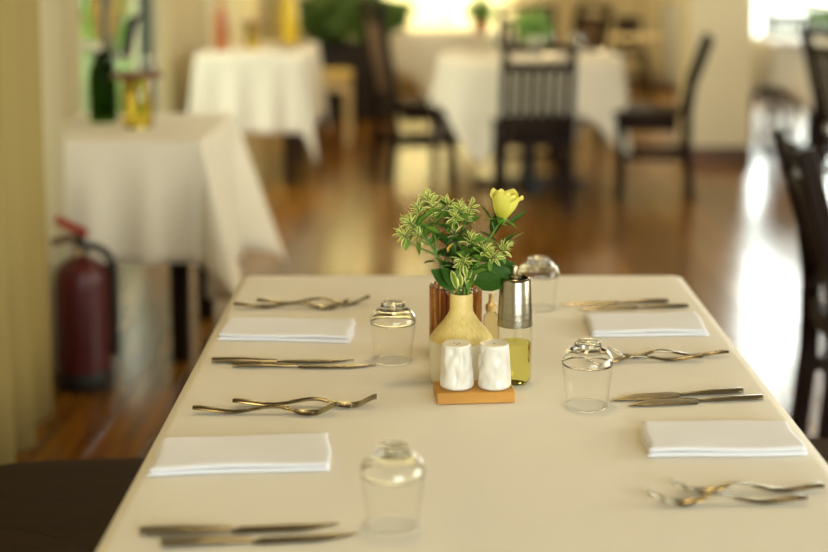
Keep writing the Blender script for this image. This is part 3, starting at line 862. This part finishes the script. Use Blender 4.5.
def knife_meshes(wide):
    h = MB()
    KW = [(0, 0.0070), (0.03, 0.0092), (0.15, 0.0088), (0.36, 0.0070), (0.44, 0.0056), (0.455, 0.0052)]
    strip(h, KL, 0, 0.455, 18, lambda s: interp(KW, s), lambda s: 0.0004, lambda s: 0.0072 - 0.0035 * max(0, (s - 0.2) / 0.26))
    b = MB(); w = 0.0155 if wide else 0.0095
    def wf(s):
        k = (s - 0.455) / 0.545
        return max(0.0008, w * min(1, 0.45 + k * 6) * (1 - max(0, (k - 0.55) / 0.45) ** 2))
    def yc(s):
        k = (s - 0.455) / 0.545
        return -(wf(s) - w) * (0.75 if k > 0.3 else -0.4) - 0.002
    strip(b, KL, 0.4555, 1.0, 22, wf, lambda s: 0.0006, lambda s: 0.0018, yc)
    return h.mesh('handle', 'steel_satin', 1.2), b.mesh('blade', 'steel', 1.2)
KM = [knife_meshes(False), knife_meshes(True)]
def knife(label, a, b, wide=0):
    t = thing('knife', label, 'knife', group='stainless knives on the laid table')
    link('handle', KM[wide][0], t); link('blade', KM[wide][1], t)
    place(t, a, b, KL)
CS, BS = 'on the curtain side', 'by the bright floor'
EN = 'at the far table end'
fork('fork %s %s, handle nearer the table edge' % (CS, EN), (234, 309), (349, 309))
fork('fork %s %s, tines nearer the tumbler' % (CS, EN), (257, 305), (370, 305))
fork('fork on the curtain side between knives and napkin, its handle nearer the table edge', (193, 414), (338, 415))
fork('fork on the curtain side between knives and napkin, its tines reaching farther in', (233, 407), (377, 407))
fork('fork by the bright floor between napkin and wide knives, its handle nearer the table edge', (728, 357), (608, 358))
fork('fork by the bright floor between napkin and wide knives, its head behind the tumbler', (702, 361.5), (586, 363))
fork('fork beyond the stacked white napkin by the bright floor, nearer to that napkin', (823, 492), (671, 493))
fork('fork beyond the stacked white napkin by the bright floor, farther from that napkin', (806, 504), (649, 505))
knife('knife %s between napkin and crossed forks, its handle nearer the table edge' % CS, (212, 363), (354, 362))
knife('knife %s between napkin and crossed forks, its tip touching near the tumbler' % CS, (233, 367.5), (376, 367.5))
knife('knife %s lying closer to the napkin beside the dark chair seat' % CS, (140, 535), (340, 527))
knife('knife %s lying farther from the napkin beside the dark chair seat' % CS, (161, 547), (359, 537))
knife('wide knife %s %s, farther from its napkin' % (BS, EN), (668, 303), (559, 305), 1)
knife('wide knife %s %s, closer to its napkin' % (BS, EN), (688, 308), (578, 309.5), 1)
knife('wide bladed knife %s near the tumbler, farther from the napkin' % BS, (742, 393), (608, 400.5), 1)
knife('wide bladed knife %s near the tumbler, closer to the napkin' % BS, (762, 400), (626, 405.5), 1)

# ------------------------------------------------------------------ centrepiece
# wooden tray with two shakers
q0, q1 = onz(437, 405.5), onz(515, 403.5)
tw = (q1 - q0).length; tz = math.atan2(q1.y - q0.y, q1.x - q0.x)
td = 0.056
tc_ = (q0 + q1) / 2 + Vector((-math.sin(tz), math.cos(tz), 0)) * td / 2
tray = MB().rbox((0, 0, 0.0085), (tw, td, 0.016), 0.0012).obj('condiment_tray', 'bamboo')
tray.location = (tc_.x, tc_.y, TOP + 0.0004); tray.rotation_euler = (0, 0, tz)
tag(tray, 'small golden wooden tray under the two white shakers', 'tray')
def shaker(label, px, seed, holes):
    rnd = random.Random(seed)
    t = thing('shaker', label, 'shaker', (0, 0, 0), rnd.random() * 6, 'white shakers on the wooden tray')
    p = onz(px, 390, TOP + 0.017)
    t.location = (p.x, tc_.y - 0.001, TOP + 0.0172)
    dents = [(rnd.random() * 2 * PI, 0.006 + rnd.random() * 0.052, 0.8 + rnd.random() * 0.6) for _ in range(64)]
    def fr(tt, z, r):
        d = 0
        for (a, zz, k) in dents:
            da = (tt - a + PI) % (2 * PI) - PI
            g = (da * 0.022 / 0.0040) ** 2 + ((z - zz) / 0.0080) ** 2
            if g < 6: d += math.exp(-g) * k * 0.0015
        return r - d * (1 if 0.002 < z < 0.0605 and r > 0.012 else 0)
    prof = [(0, 0), (0.0205, 0.0), (0.0228, 0.0015)]
    for i in range(26):
        k = i / 25; prof.append((0.0238 - 0.0036 * k + 0.0006 * math.sin(k * 3), 0.004 + 0.055 * k))
    prof += [(0.0198, 0.0607), (0.0188, 0.0615), (0.0175, 0.0612), (0.012, 0.0606), (0, 0.0604)]
    MB().lathe(prof, 72, fr=fr).obj('body', 'white_ceramic', t, FULL)
    for k in range(holes):
        a = 2 * PI * k / max(1, holes); r = 0.0 if holes == 1 else 0.004
        MB().lathe([(0, 0.0602), (0.0011, 0.0602), (0.0011, 0.0609), (0, 0.0609)], 10, (r * math.cos(a), r * math.sin(a), 0)).obj('hole', 'black_rubber', t)
shaker('dimpled white ceramic shaker with a single hole, on the tray next to the oil bottle', 494.5, 5, 1)
shaker('dimpled white ceramic shaker on the tray, away from the oil bottle', 457, 6, 3)

# ceramic vase
vp = onz(461, 379, TOP)
vs = thing('flower_vase', 'small ceramic vase, white below and cream brushed shoulder, holding the flowers', 'vase', (vp.x, vp.y, TOP + 0.0004))
VR, VH = 0.046, 0.127
MB().lathe([(0, 0), (VR - 0.005, 0), (VR - 0.001, 0.002), (VR, 0.006), (VR, 0.059), (VR - 0.0008, 0.0605), (0, 0.0605)], 56).obj('body', 'vase_white', vs, SM)
sh_ = MB().lathe([(VR - 0.0008, 0.0607), (VR - 0.0015, 0.063), (VR - 0.008, 0.072), (VR - 0.020, 0.086), (0.0195, 0.096), (0.0172, 0.101), (0.0165, 0.107), (0.0165, VH - 0.002), (0.0158, VH), (0.0145, VH), (0.0138, VH - 0.002), (0.0138, 0.1), (0.022, 0.085), (VR - 0.006, 0.064), (0, 0.0625)], 56).obj('shoulder', 'vase_strokes', vs, SM)

# amber ribbed glass behind the vase
ap = onz(455.5, 353, TOP)
AR, AH = 0.0385, 0.108
NR_ = 22
def rib(tt, z, r): return r * (1 + 0.045 * math.cos(NR_ * tt)) if r > 0.034 else r
am = MB().lathe([(0, 0.0), (AR - 0.003, 0.0), (AR, 0.004)] + [(AR, 0.004 + (AH - 0.006) * k / 6) for k in range(1, 7)] + [(AR - 0.001, AH), (AR - 0.0035, AH), (AR - 0.0045, AH - 0.003), (AR - 0.0046, 0.012), (AR - 0.010, 0.008), (0, 0.008)], 22 * 8, fr=rib).obj('ribbed_glass', 'amber_glass', None, 1.2)
am.location = (ap.x, ap.y, TOP + 0.0004)
tag(am, 'amber ribbed glass standing close behind the flower vase', 'glass')

# oil bottle
op = onz(514.5, 383, TOP)
ob = thing('oil_bottle', 'oil sprayer bottle with steel top, half full of yellow green oil', 'bottle', (op.x, op.y, TOP + 0.0004))
OR = 0.0245
MB().lathe([(0, 0), (OR - 0.006, 0), (OR - 0.002, 0.003), (OR, 0.009), (OR, 0.098), (OR - 0.002, 0.104), (OR - 0.005, 0.108)], 40).obj('glass_body', 'bottle_glass', ob, SM)
MB().lathe([(0, 0.0015), (OR - 0.007, 0.0015), (OR - 0.0035, 0.006), (OR - 0.002, 0.012), (OR - 0.002, 0.0595), (OR - 0.0025, 0.060), (0, 0.060)], 40).obj('oil', 'olive_oil', ob, SM)
MB().tube([(0.0, 0, 0.0605), (0.0, 0, 0.084)], 0.0022, 8).obj('dip_tube', 'bottle_glass', ob)
st_ = MB().lathe([(OR - 0.001, 0.085), (OR + 0.0006, 0.0855), (OR + 0.0004, 0.088), (OR - 0.0025, 0.150), (OR - 0.0040, 0.1535), (OR - 0.0055, 0.1545), (OR - 0.0065, 0.1535), (OR - 0.0065, 0.1475), (0, 0.1475)], 48).obj('steel_sleeve', 'steel_brushed', ob, SM)
MB().lathe([(0, 0.148), (0.0095, 0.148), (0.0095, 0.158), (0.0085, 0.1592), (0, 0.1592)], 24).obj('pump_collar', 'steel', ob, SM)
MB().lathe([(0, 0.1595), (0.0042, 0.1595), (0.0042, 0.170), (0.0034, 0.1715), (0, 0.1715)], 16, (-0.001, 0, 0)).obj('nozzle', 'steel', ob, SM)

# small cruet behind
sp = onz(491, 358, TOP)
cr = thing('cruet', 'small slim gold-topped cruet between the vase and the oil bottle', 'bottle', (sp.x, sp.y, TOP + 0.0004))
MB().lathe([(0, 0), (0.0105, 0), (0.012, 0.0015), (0.012, 0.060), (0.0108, 0.066), (0.007, 0.070), (0.006, 0.073), (0, 0.073)], 24).obj('body', 'cruet_glass', cr, SM)
MB().lathe([(0, 0.0735), (0.0085, 0.0735), (0.0085, 0.083), (0.0045, 0.086), (0.0035, 0.094), (0.0045, 0.097), (0.003, 0.100), (0, 0.1005)], 20).obj('stopper', 'gold_metal', cr, SM)

# ------------------------------------------------------------------ flowers
VM = Vector((vp.x, vp.y, TOP + VH))
LV = leafmesh('leaf', 'variegated_leaf', 1.0, 0.34, 0.25, 0.10)
LG = leafmesh('leaf', 'mid_leaf', 1.0, 0.38, 0.2, 0.12)
LD = leafmesh('leaf', 'dark_leaf', 1.0, 0.62, 0.12, 0.22)
LN = leafmesh('leaf', 'dark_leaf', 1.0, 0.2, 0.2, 0.15)
LDR = leafmesh('leaf', 'dry_leaf', 1.0, 0.5, 0.3, 0.2)
fr_ = random.Random(21)
def leaf(parent, me, p, d, size, roll=None):
    d = Vector(d).normalized()
    u = Vector((0, 0, 1)) - d * d.z
    if u.length < 0.05: u = Vector((1, 0, 0))
    z = u.normalized(); y = z.cross(d).normalized(); z = d.cross(y)
    M = Matrix((d, y, z)).transposed().to_4x4()
    if roll is None: roll = fr_.uniform(-0.9, 0.9)
    M = M @ Matrix.Rotation(roll, 4, 'X')
    o = link('leaf', me, parent)
    M = Matrix.Translation(Vector(p)) @ M @ Matrix.Scale(size, 4)
    o.matrix_local = M
    return o
def bez(a, b, c, n=9):
    return [a * (1 - t) ** 2 + b * 2 * t * (1 - t) + c * t * t for t in [i / n for i in range(n + 1)]]
def flowerpt(px, py, dy): return ony(px, py, vp.y + dy)
def spurge(label, clusters, root_dx, leaves):
    root = VM + Vector((root_dx[0], root_dx[1], -0.0))
    t = thing('spurge_stem', label, 'flower', root, 0, 'variegated spurge stems in the vase')
    inv = lambda p: p - root
    start = Vector((-root_dx[0] * 0.4, -root_dx[1] * 0.4, -0.04))
    fork_pt = None
    for ci, (px, py, dy, n, size) in enumerate(clusters):
        e_ = inv(flowerpt(px, py, dy))
        if ci == 0:
            mid = Vector((e_.x * 0.25, e_.y * 0.3, e_.z * 0.62))
            path = bez(start, mid, e_); stem = MB().tube(path, [0.0024 - 0.0011 * i / 9 for i in range(10)], 7).obj('stem', 'green_stem', t, SM)
            main = path
        else:
            k = 5 if ci % 2 else 6
            a = main[k]; mid = a + (e_ - a) * 0.5 + Vector((0, 0, -0.008))
            MB().tube(bez(a, mid, e_, 6), [0.0015 - 0.0005 * i / 6 for i in range(7)], 6).obj('branch', 'green_stem', t, SM)
            path = [a, e_]
        ax_ = (path[-1] - path[-2]).normalized()
        o1 = ax_.orthogonal().normalized(); o2 = ax_.cross(o1)
        for k in range(n):
            a = k * 2.399 + fr_.random() * 0.5; el = (0.15 + 1.2 * (k / n)) + fr_.uniform(-0.15, 0.15)
            d = (o1 * math.cos(a) + o2 * math.sin(a)) * math.cos(el) + ax_ * math.sin(el)
            p = e_ - ax_ * 0.010 * (1 - k / n) + d * 0.0015
            leaf(t, LV, p, d, size * fr_.uniform(0.7, 1.15) * (1.0 - 0.3 * k / n))
        leaf(t, LG, e_ - ax_ * 0.012, o1 - ax_ * 0.2, size * 1.15); leaf(t, LG, e_ - ax_ * 0.012, -o1 - ax_ * 0.1, size * 1.1)
    for k in range(3, 9):
        for q in range(3):
            a = fr_.random() * 6.28
            leaf(t, LG if fr_.random() < 0.6 else LD, main[k] + Vector((0, 0, fr_.uniform(-.006, .006))), Vector((math.cos(a), math.sin(a), fr_.uniform(0.2, 1.1))), fr_.uniform(0.020, 0.030))
    for (px, py, dy, dx, dz, size, kind) in leaves:
        p = inv(flowerpt(px, py, dy))
        near = min(main, key=lambda q: (q - p).length)
        leaf(t, (LG, LD, LDR, LV)[kind], p, Vector((dx, fr_.uniform(-0.5, 0.1), dz)), size)
        if (near - p).length > 0.004:
            MB().tube([near, (near + p) / 2 + Vector((0, 0, -0.002)), p], 0.0009, 5).obj('leaf_stalk', 'green_stem', t)
    return t
spurge('arching spurge stem with pale green rosettes leaning far out over the table', [(408, 222, -0.01, 24, 0.0195), (427, 196, 0.01, 22, 0.018), (418, 208, 0.0, 20, 0.018), (400, 234, -0.02, 18, 0.018), (415, 233, -0.015, 16, 0.016), (433, 203, -0.01, 14, 0.017)], (-0.006, 0.002),
       [(440, 236, -0.01, -0.6, 0.5, 0.030, 0), (420, 238, 0.0, -0.1, -1, 0.024, 0), (436, 262, -0.005, -1, 0.1, 0.018, 1), (444, 219, 0.0, 0.9, 0.5, 0.03, 0), (430, 213, -0.01, -0.7, -0.5, 0.026, 0)])
spurge('upright spurge stem with dense pale rosettes at the top of the bunch', [(447, 204, 0.01, 24, 0.019), (460, 207, -0.005, 22, 0.019), (438, 207, 0.012, 18, 0.017), (468, 216, 0.004, 20, 0.018), (455, 217, -0.02, 20, 0.018), (472, 205, 0.01, 10, 0.018)], (-0.002, 0.006),
       [(450, 232, -0.01, -0.7, 0.6, 0.034, 1), (455, 228, -0.01, 0.6, 0.8, 0.03, 0), (462, 226, 0.01, 0.9, 0.6, 0.032, 0), (448, 252, -0.01, 0.25, 0.6, 0.017, 2), (446, 245, 0.0, -0.5, 0.9, 0.03, 1), (458, 246, 0.01, 0.3, 1, 0.034, 1), (452, 262, 0.0, -0.2, 1, 0.034, 1)])
spurge('short spurge stem with white edged leaves in the middle of the bunch', [(472, 239, -0.025, 22, 0.019), (463, 262, -0.035, 22, 0.020), (452, 230, 0.0, 14, 0.018)], (0.003, -0.004),
       [(458, 278, -0.025, 0.2, 1, 0.030, 0), (466, 284, -0.02, 0.3, 1, 0.030, 3), (470, 276, -0.02, 0.5, 0.8, 0.032, 0), (461, 288, -0.015, -0.1, 1, 0.028, 3), (452, 250, 0, -0.4, 0.8, 0.032, 1), (457, 290, -0.02, -0.25, 1, 0.032, 3), (464, 275, -0.025, -0.4, 1, 0.03, 0), (468, 290, -0.016, 0.25, 1, 0.034, 0)])
spurge('spurge stem with white edged rosettes leaning under the yellow rose', [(487, 250, -0.03, 22, 0.019), (507, 247, -0.02, 20, 0.018), (497, 256, -0.03, 14, 0.018), (482, 243, -0.01, 12, 0.018)], (0.005, -0.001),
       [(480, 262, -0.02, 0.8, 0.4, 0.034, 0), (476, 252, -0.01, 0.6, 0.7, 0.030, 0), (512, 240, -0.01, 0.9, 0.8, 0.022, 0), (478, 268, -0.02, 0.9, -0.2, 0.03, 0)])
lf = thing('foliage_sprig', 'sprig of large dark green leaves low in the vase', 'foliage', VM, 0)
for (px, py, dy, dx, dz, size, me) in ((474, 284, -0.012, 0.9, 0.35, 0.062, LD), (480, 280, 0.01, 1.0, 0.62, 0.056, LD), (452, 287, -0.016, -0.35, 0.9, 0.034, LD), (455, 289, -0.012, -0.7, 0.75, 0.044, LD), (492, 235, 0.012, 0.35, 1, 0.042, LD), (466, 270, 0.02, 0.2, 1, 0.05, LD), (458, 268, 0.02, -0.2, 1, 0.05, LD)):
    p = flowerpt(px, py, dy) - VM
    leaf(lf, me, p, Vector((dx, -0.25, dz)), size, 1.15 if dx > 0 else -1.15)
    if me is LD: MB().tube([Vector((0.002 * (1 if dx > 0 else -1), 0.004, -0.02)), p * 0.5 + Vector((0, 0, 0.006)), p], 0.0012, 6).obj('stalk', 'green_stem', lf)

# yellow rose
rp = flowerpt(501, 222, 0.004)
ro = thing('yellow_rose', 'single half open yellow rose standing out of the vase', 'flower', VM + Vector((0.007, 0.003, 0)), 0)
base = Vector(ro.location); rb = rp - base
path = bez(Vector((-0.004, -0.002, -0.04)), Vector((0.006, 0, 0.05)), rb)
MB().tube(path, [0.0022 - 0.0005 * i / 9 for i in range(10)], 8).obj('stem', 'green_stem', ro, SM)
ax_ = (path[-1] - path[-2]).normalized() * 0.35 + Vector((0, -0.06, 0.8)); ax_.normalize()
o1 = ax_.orthogonal().normalized(); o2 = ax_.cross(o1)
Mx = Matrix((o1, o2, ax_)).transposed().to_4x4()
bl = bpy.data.objects.new('bloom', None); C.objects.link(bl)
bl = MB().lathe([(0, -0.004), (0.004, -0.003), (0.0065, 0.002), (0.008, 0.006), (0.006, 0.010), (0, 0.012)], 16).obj('bloom', 'mid_leaf', ro, SM)
for o_ in [o for o in C.objects if o.name == 'bloom' and o.type == 'EMPTY']: bpy.data.objects.remove(o_)
bl.name = 'bloom'
bl.matrix_local = Matrix.Translation(rb) @ Mx
def petal(a, r0, r1, hgt, wid, flare, tipk):
    b = MB(); NU, NV = 8, 9
    for i in range(NU + 1):
        u = i / NU
        for j in range(NV + 1):
            v = -1 + 2 * j / NV
            r = r0 + (r1 - r0) * math.sin(u * PI * 0.62) / math.sin(PI * 0.62) + flare * max(0, u - 0.72) ** 2 * 10
            ww = wid * math.sin(PI * min(1, 0.16 + u * 0.70)) ** 0.7
            an = a + v * ww
            z = 0.004 + hgt * u * (1 - 0.13 * v * v * (0.5 + u)) + tipk * max(0, 1 - abs(v) * 3) * max(0, u - .8) * 3
            rr2 = r + 0.0012 * v * (1 if v > 0 else 0.3)
            b.v.append((rr2 * math.cos(an), rr2 * math.sin(an), z)); b.rim.append(u)
    b.f = [(i * (NV + 1) + j, (i + 1) * (NV + 1) + j, (i + 1) * (NV + 1) + j + 1, i * (NV + 1) + j + 1) for i in range(NU) for j in range(NV)]
    o = b.obj('petal', 'rose_petal', bl, FULL); solid(o, 0.0005)
for ring, (n, r0, r1, hg, wd, fl_, tk) in enumerate(((3, 0.001, 0.0060, 0.040, 1.2, 0.0005, 0), (4, 0.002, 0.0100, 0.0415, 1.0, 0.002, 0.0005), (4, 0.003, 0.0138, 0.042, 1.1, 0.004, 0.001), (4, 0.004, 0.0172, 0.0405, 1.15, 0.0065, 0.0025))):
    for k in range(n): petal(2 * PI * k / n + ring * 0.55 + 0.2, r0, r1, hg * fr_.uniform(0.95, 1.05), wd, fl_ * fr_.uniform(0.6, 1.3), tk)
for k in range(5):
    a = 2 * PI * k / 5
    d = Vector((math.cos(a), math.sin(a), 0.55 if k % 2 else -0.2))
    leaf(bl, LG, Vector((0.006 * math.cos(a), 0.006 * math.sin(a), 0.003)), d, 0.021, 0).name = 'sepal'
for (px, py, dx, dz, s_) in ((507, 226, 0.9, 0.75, 0.036), (492, 222, -0.5, 0.9, 0.030), (497, 242, -0.8, 0.6, 0.03), (499, 246, 0.7, 0.6, 0.03)):
    p = flowerpt(px, py, 0.006) - base
    near = min(path, key=lambda q: (q - p).length)
    leaf(ro, LN, p, Vector((dx, 0.1, dz)), s_, 0.9)
    if (near - p).length > 0.002: MB().tube([near, (near + p) / 2, p], 0.0008, 5).obj('leaf_stalk', 'green_stem', ro)

# ------------------------------------------------------------------ things on the side table
gp = onz(104, 122)
gb = thing('green_bottle', 'dark green glass bottle vase holding dried stems on the side table', 'bottle', (gp.x, gp.y, TOP + 0.0004))
g = 0.05
MB().lathe([(0, 0), (g - 0.006, 0), (g, 0.006), (g, 0.10), (g, 0.16), (g - 0.003, 0.185), (g - 0.012, 0.205), (g - 0.018, 0.22), (g - 0.018, 0.25), (g - 0.016, 0.255), (g - 0.020, 0.255), (g - 0.022, 0.22), (g - 0.006, 0.18), (g - 0.005, 0.012), (0, 0.010)], 32).obj('glass_body', 'green_glass', gb, SM)
db = thing('dried_stems', 'bunch of golden dried grass in the green bottle', 'dried flowers', (gp.x, gp.y, TOP + 0.02))
rd = random.Random(3)
for k in range(7):
    a = rd.uniform(-0.30, 0.42); hh = rd.uniform(0.44, 0.56)
    e_ = Vector((0.02 + a * 0.22, rd.uniform(-0.05, 0.05), hh)); pth = bez(Vector((rd.uniform(-.012, .012), rd.uniform(-.012, .012), 0)), Vector((a * 0.03, 0, 0.24)), e_)
    MB().tube(pth, 0.002, 5).obj('stalk', 'dried_grass', db)
    MB().tube(pth[5:], [0.003, 0.008, 0.010, 0.007, 0.002], 7).obj('plume', 'dried_grass', db, SM)
fd = thing('dark_plume', 'dark curved feathery plume arching from the green bottle', 'dried flowers', (gp.x + 0.01, gp.y, TOP + 0.02))
p1 = ony(126, 56, gp.y) - Vector(fd.location); p2 = ony(132, 20, gp.y) - Vector(fd.location); p3 = ony(146, 14, gp.y) - Vector(fd.location)
MB().tube([Vector((0, 0, 0)), Vector((0.012, -0.01, 0.23)), p1, p2, p3], [0.004, 0.006, 0.022, 0.018, 0.006], 9).obj('plume', 'dark_feather', fd, SM)
wf_ = thing('highlight_petals', 'small white petals standing in for a highlight at the rim of the green bottle', 'flower', (gp.x - 0.012, gp.y - 0.012, TOP + 0.02))  # petals added in place of a bright out-of-focus highlight
wp = ony(90, 47, gp.y - 0.02) - Vector(wf_.location)
MB().tube([Vector((0.01, 0.01, 0)), Vector((0.01, 0.005, 0.23)), wp], 0.002, 5).obj('stem', 'green_stem', wf_)
LWm = leafmesh('petal', 'petal_highlight', 1.0, 0.6, 0.1, 0.2)
for k in range(7):
    a = 2 * PI * k / 7
    leaf(wf_, LWm, wp, Vector((math.cos(a), -0.3, math.sin(a) * 0.3 + 0.12)), 0.046, 0.6).name = 'petal'

def lidded_jar(label, x, y, s, lab2, lab3):
    j = thing('glass_jar', label, 'jar', (x, y, TOP + 0.0004))
    MB().lathe([(0, 0), (0.046 * s, 0), (0.052 * s, 0.005 * s), (0.054 * s, 0.05 * s), (0.053 * s, 0.165 * s), (0.050 * s, 0.172 * s), (0, 0.172 * s)], 32).obj('jar_body', 'yellow_glass', j, SM)
    MB().lathe([(0, 0.1725 * s), (0.085 * s, 0.1725 * s), (0.088 * s, 0.177 * s), (0.088 * s, 0.189 * s), (0.085 * s, 0.193 * s), (0, 0.193 * s)], 36).obj('wooden_lid', 'board_wood', j, SM)
    for dx, lb in ((-0.052, lab2), (0.05, lab3)):
        tumbler(lb, (x + dx * s, y - 0.01, TOP + 0.1945 * s), 0, 'tumblers standing on wooden jar lids', 0.72 * s)
jp = onz(135, 127)
lidded_jar('yellow glass jar with round wooden lid beside the green bottle', jp.x + 0.012, jp.y, 0.98, 'small tumbler upside down on the wooden jar lid next to the green bottle', 'small tumbler upside down on the wooden jar lid, away from the green bottle')

# things on the table with the orange vase
vp2 = onz(221, 50)
ov = thing('orange_vase', 'slim orange brown vase with dried brown grass on the white table', 'vase', (vp2.x, vp2.y, TOP + 0.0004))
MB().lathe([(0, 0), (0.034, 0), (0.040, 0.005), (0.042, 0.10), (0.040, 0.18), (0.030, 0.22), (0.022, 0.24), (0.022, 0.262), (0.018, 0.262), (0.018, 0.235), (0, 0.2)], 28).obj('body', 'orange_glaze', ov, SM)
og = thing('dried_grass', 'tuft of brown dried grass in the orange vase', 'dried flowers', (vp2.x, vp2.y, TOP + 0.21))
for k in range(10):
    a = rd.uniform(-1, 1)
    MB().tube([(0, 0, 0), (a * 0.02, rd.uniform(-.02, .02), 0.09), (a * 0.07, rd.uniform(-.05, .05), 0.2)], [0.002, 0.006, 0.002], 5).obj('stalk', 'dried_grass', og)
jp2 = onz(252, 49)
lidded_jar('glass jar with dark wooden lid on the table with the orange vase', jp2.x, jp2.y, 0.85, 'small tumbler on the jar lid next to the orange vase', 'small tumbler on the jar lid, away from the orange vase')
yv = onz(288, 45)
yo = thing('yellow_vase', 'tall bright yellow vase on the white table with the orange vase', 'vase', (yv.x, yv.y + 0.1, TOP + 0.0004))
MB().lathe([(0, 0), (0.04, 0), (0.046, 0.006), (0.058, 0.09), (0.06, 0.17), (0.05, 0.25), (0.034, 0.30), (0.040, 0.33), (0.034, 0.33), (0.028, 0.30), (0, 0.25)], 28).obj('body', 'yellow_glaze', yo, SM)
def plate(label, x, y, r=0.11, z=TOP + 0.0006, group='white plates on the background tables'):
    o = link('plate', PLM); o.location = (x, y, z); o.scale = (r / 0.11,) * 3
    return tag(o, label, 'plate', group)
PLM = MB().lathe([(0, 0), (0.065, 0), (0.07, 0.003), (0.105, 0.014), (0.11, 0.0165), (0.108, 0.018), (0.07, 0.0075), (0, 0.006)], 40).mesh('plate', 'white_ceramic', SM)
p_ = onz(283, 51); plate('white plate on the table with the orange vase', p_.x, p_.y, 0.10)
bk = MB(); bk.rbox((0, 0, 0.007), (0.20, 0.035, 0.012), 0.003)
b_ = bk.obj('knife_roll', 'board_wood'); p_ = onz(296, 47); b_.location = (p_.x - 0.02, p_.y, TOP + 0.002); b_.rotation_euler = (0, 0, 0.7)
tag(b_, 'dark narrow wooden board on the white table with the orange vase', 'board')

# things on the round tables
def tp(x, px, py): return onz(px, py)
for lab, px, py in (('white plate on the round table, near the dark slat chair', 553, 58.5), ('white plate on the round table, towards the tall panel back chair', 478, 55), ('white plate on the round table, towards the cream pillar', 596, 55)):
    p_ = onz(px, py); plate(lab, p_.x, p_.y, 0.10)
for lab, px, py in (('tumbler upside down on the round table, towards the tall panel back chair', 491, 51), ('tumbler upside down on the round table, towards the high chair', 575, 53), ('tumbler upside down in the middle of the round table', 545, 52)):
    p_ = onz(px, py); p_.z += 0.0008; tumbler(lab, p_, 0, 'tumblers on the background tables', 1.15)
def potted(label, px, py, potm, s, seed):
    p_ = onz(px, py); t = thing('potted_plant', label, 'plant', (p_.x, p_.y, TOP + 0.0006), 0, 'small potted plants on the background tables')
    MB().lathe([(0, 0), (0.04 * s, 0), (0.055 * s, 0.09 * s), (0.058 * s, 0.095 * s), (0.05 * s, 0.095 * s), (0, 0.085 * s)], 24).obj('pot', potm, t, SM)
    foliage('foliage', 'garden_leaf', (0, 0, 0.15 * s), 0.085 * s, 110, 0.07 * s, random.Random(seed), t)
potted('small green plant in orange pot on the far round table', 480, 33, 'orange_glaze', 1.0, 5)
potted('small green plant in pale pot on the round table with the slat chairs', 534, 51, 'white_ceramic', 1.0, 6)
p_ = onz(459, 35); plate('white plate on the far round table with the orange pot', p_.x, p_.y, 0.11)
p_ = onz(446, 33); p_.z += 0.0008; tumbler('tumbler upside down on the far round table beside its plate', p_, 0, 'tumblers on the background tables', 1.2)
potted('small green plant on the white round table past the pillar', 827, 42, 'white_ceramic', 1.0, 8)
p_ = onz(790, 44); plate('white plate on the round table past the pillar', p_.x, p_.y, 0.11)
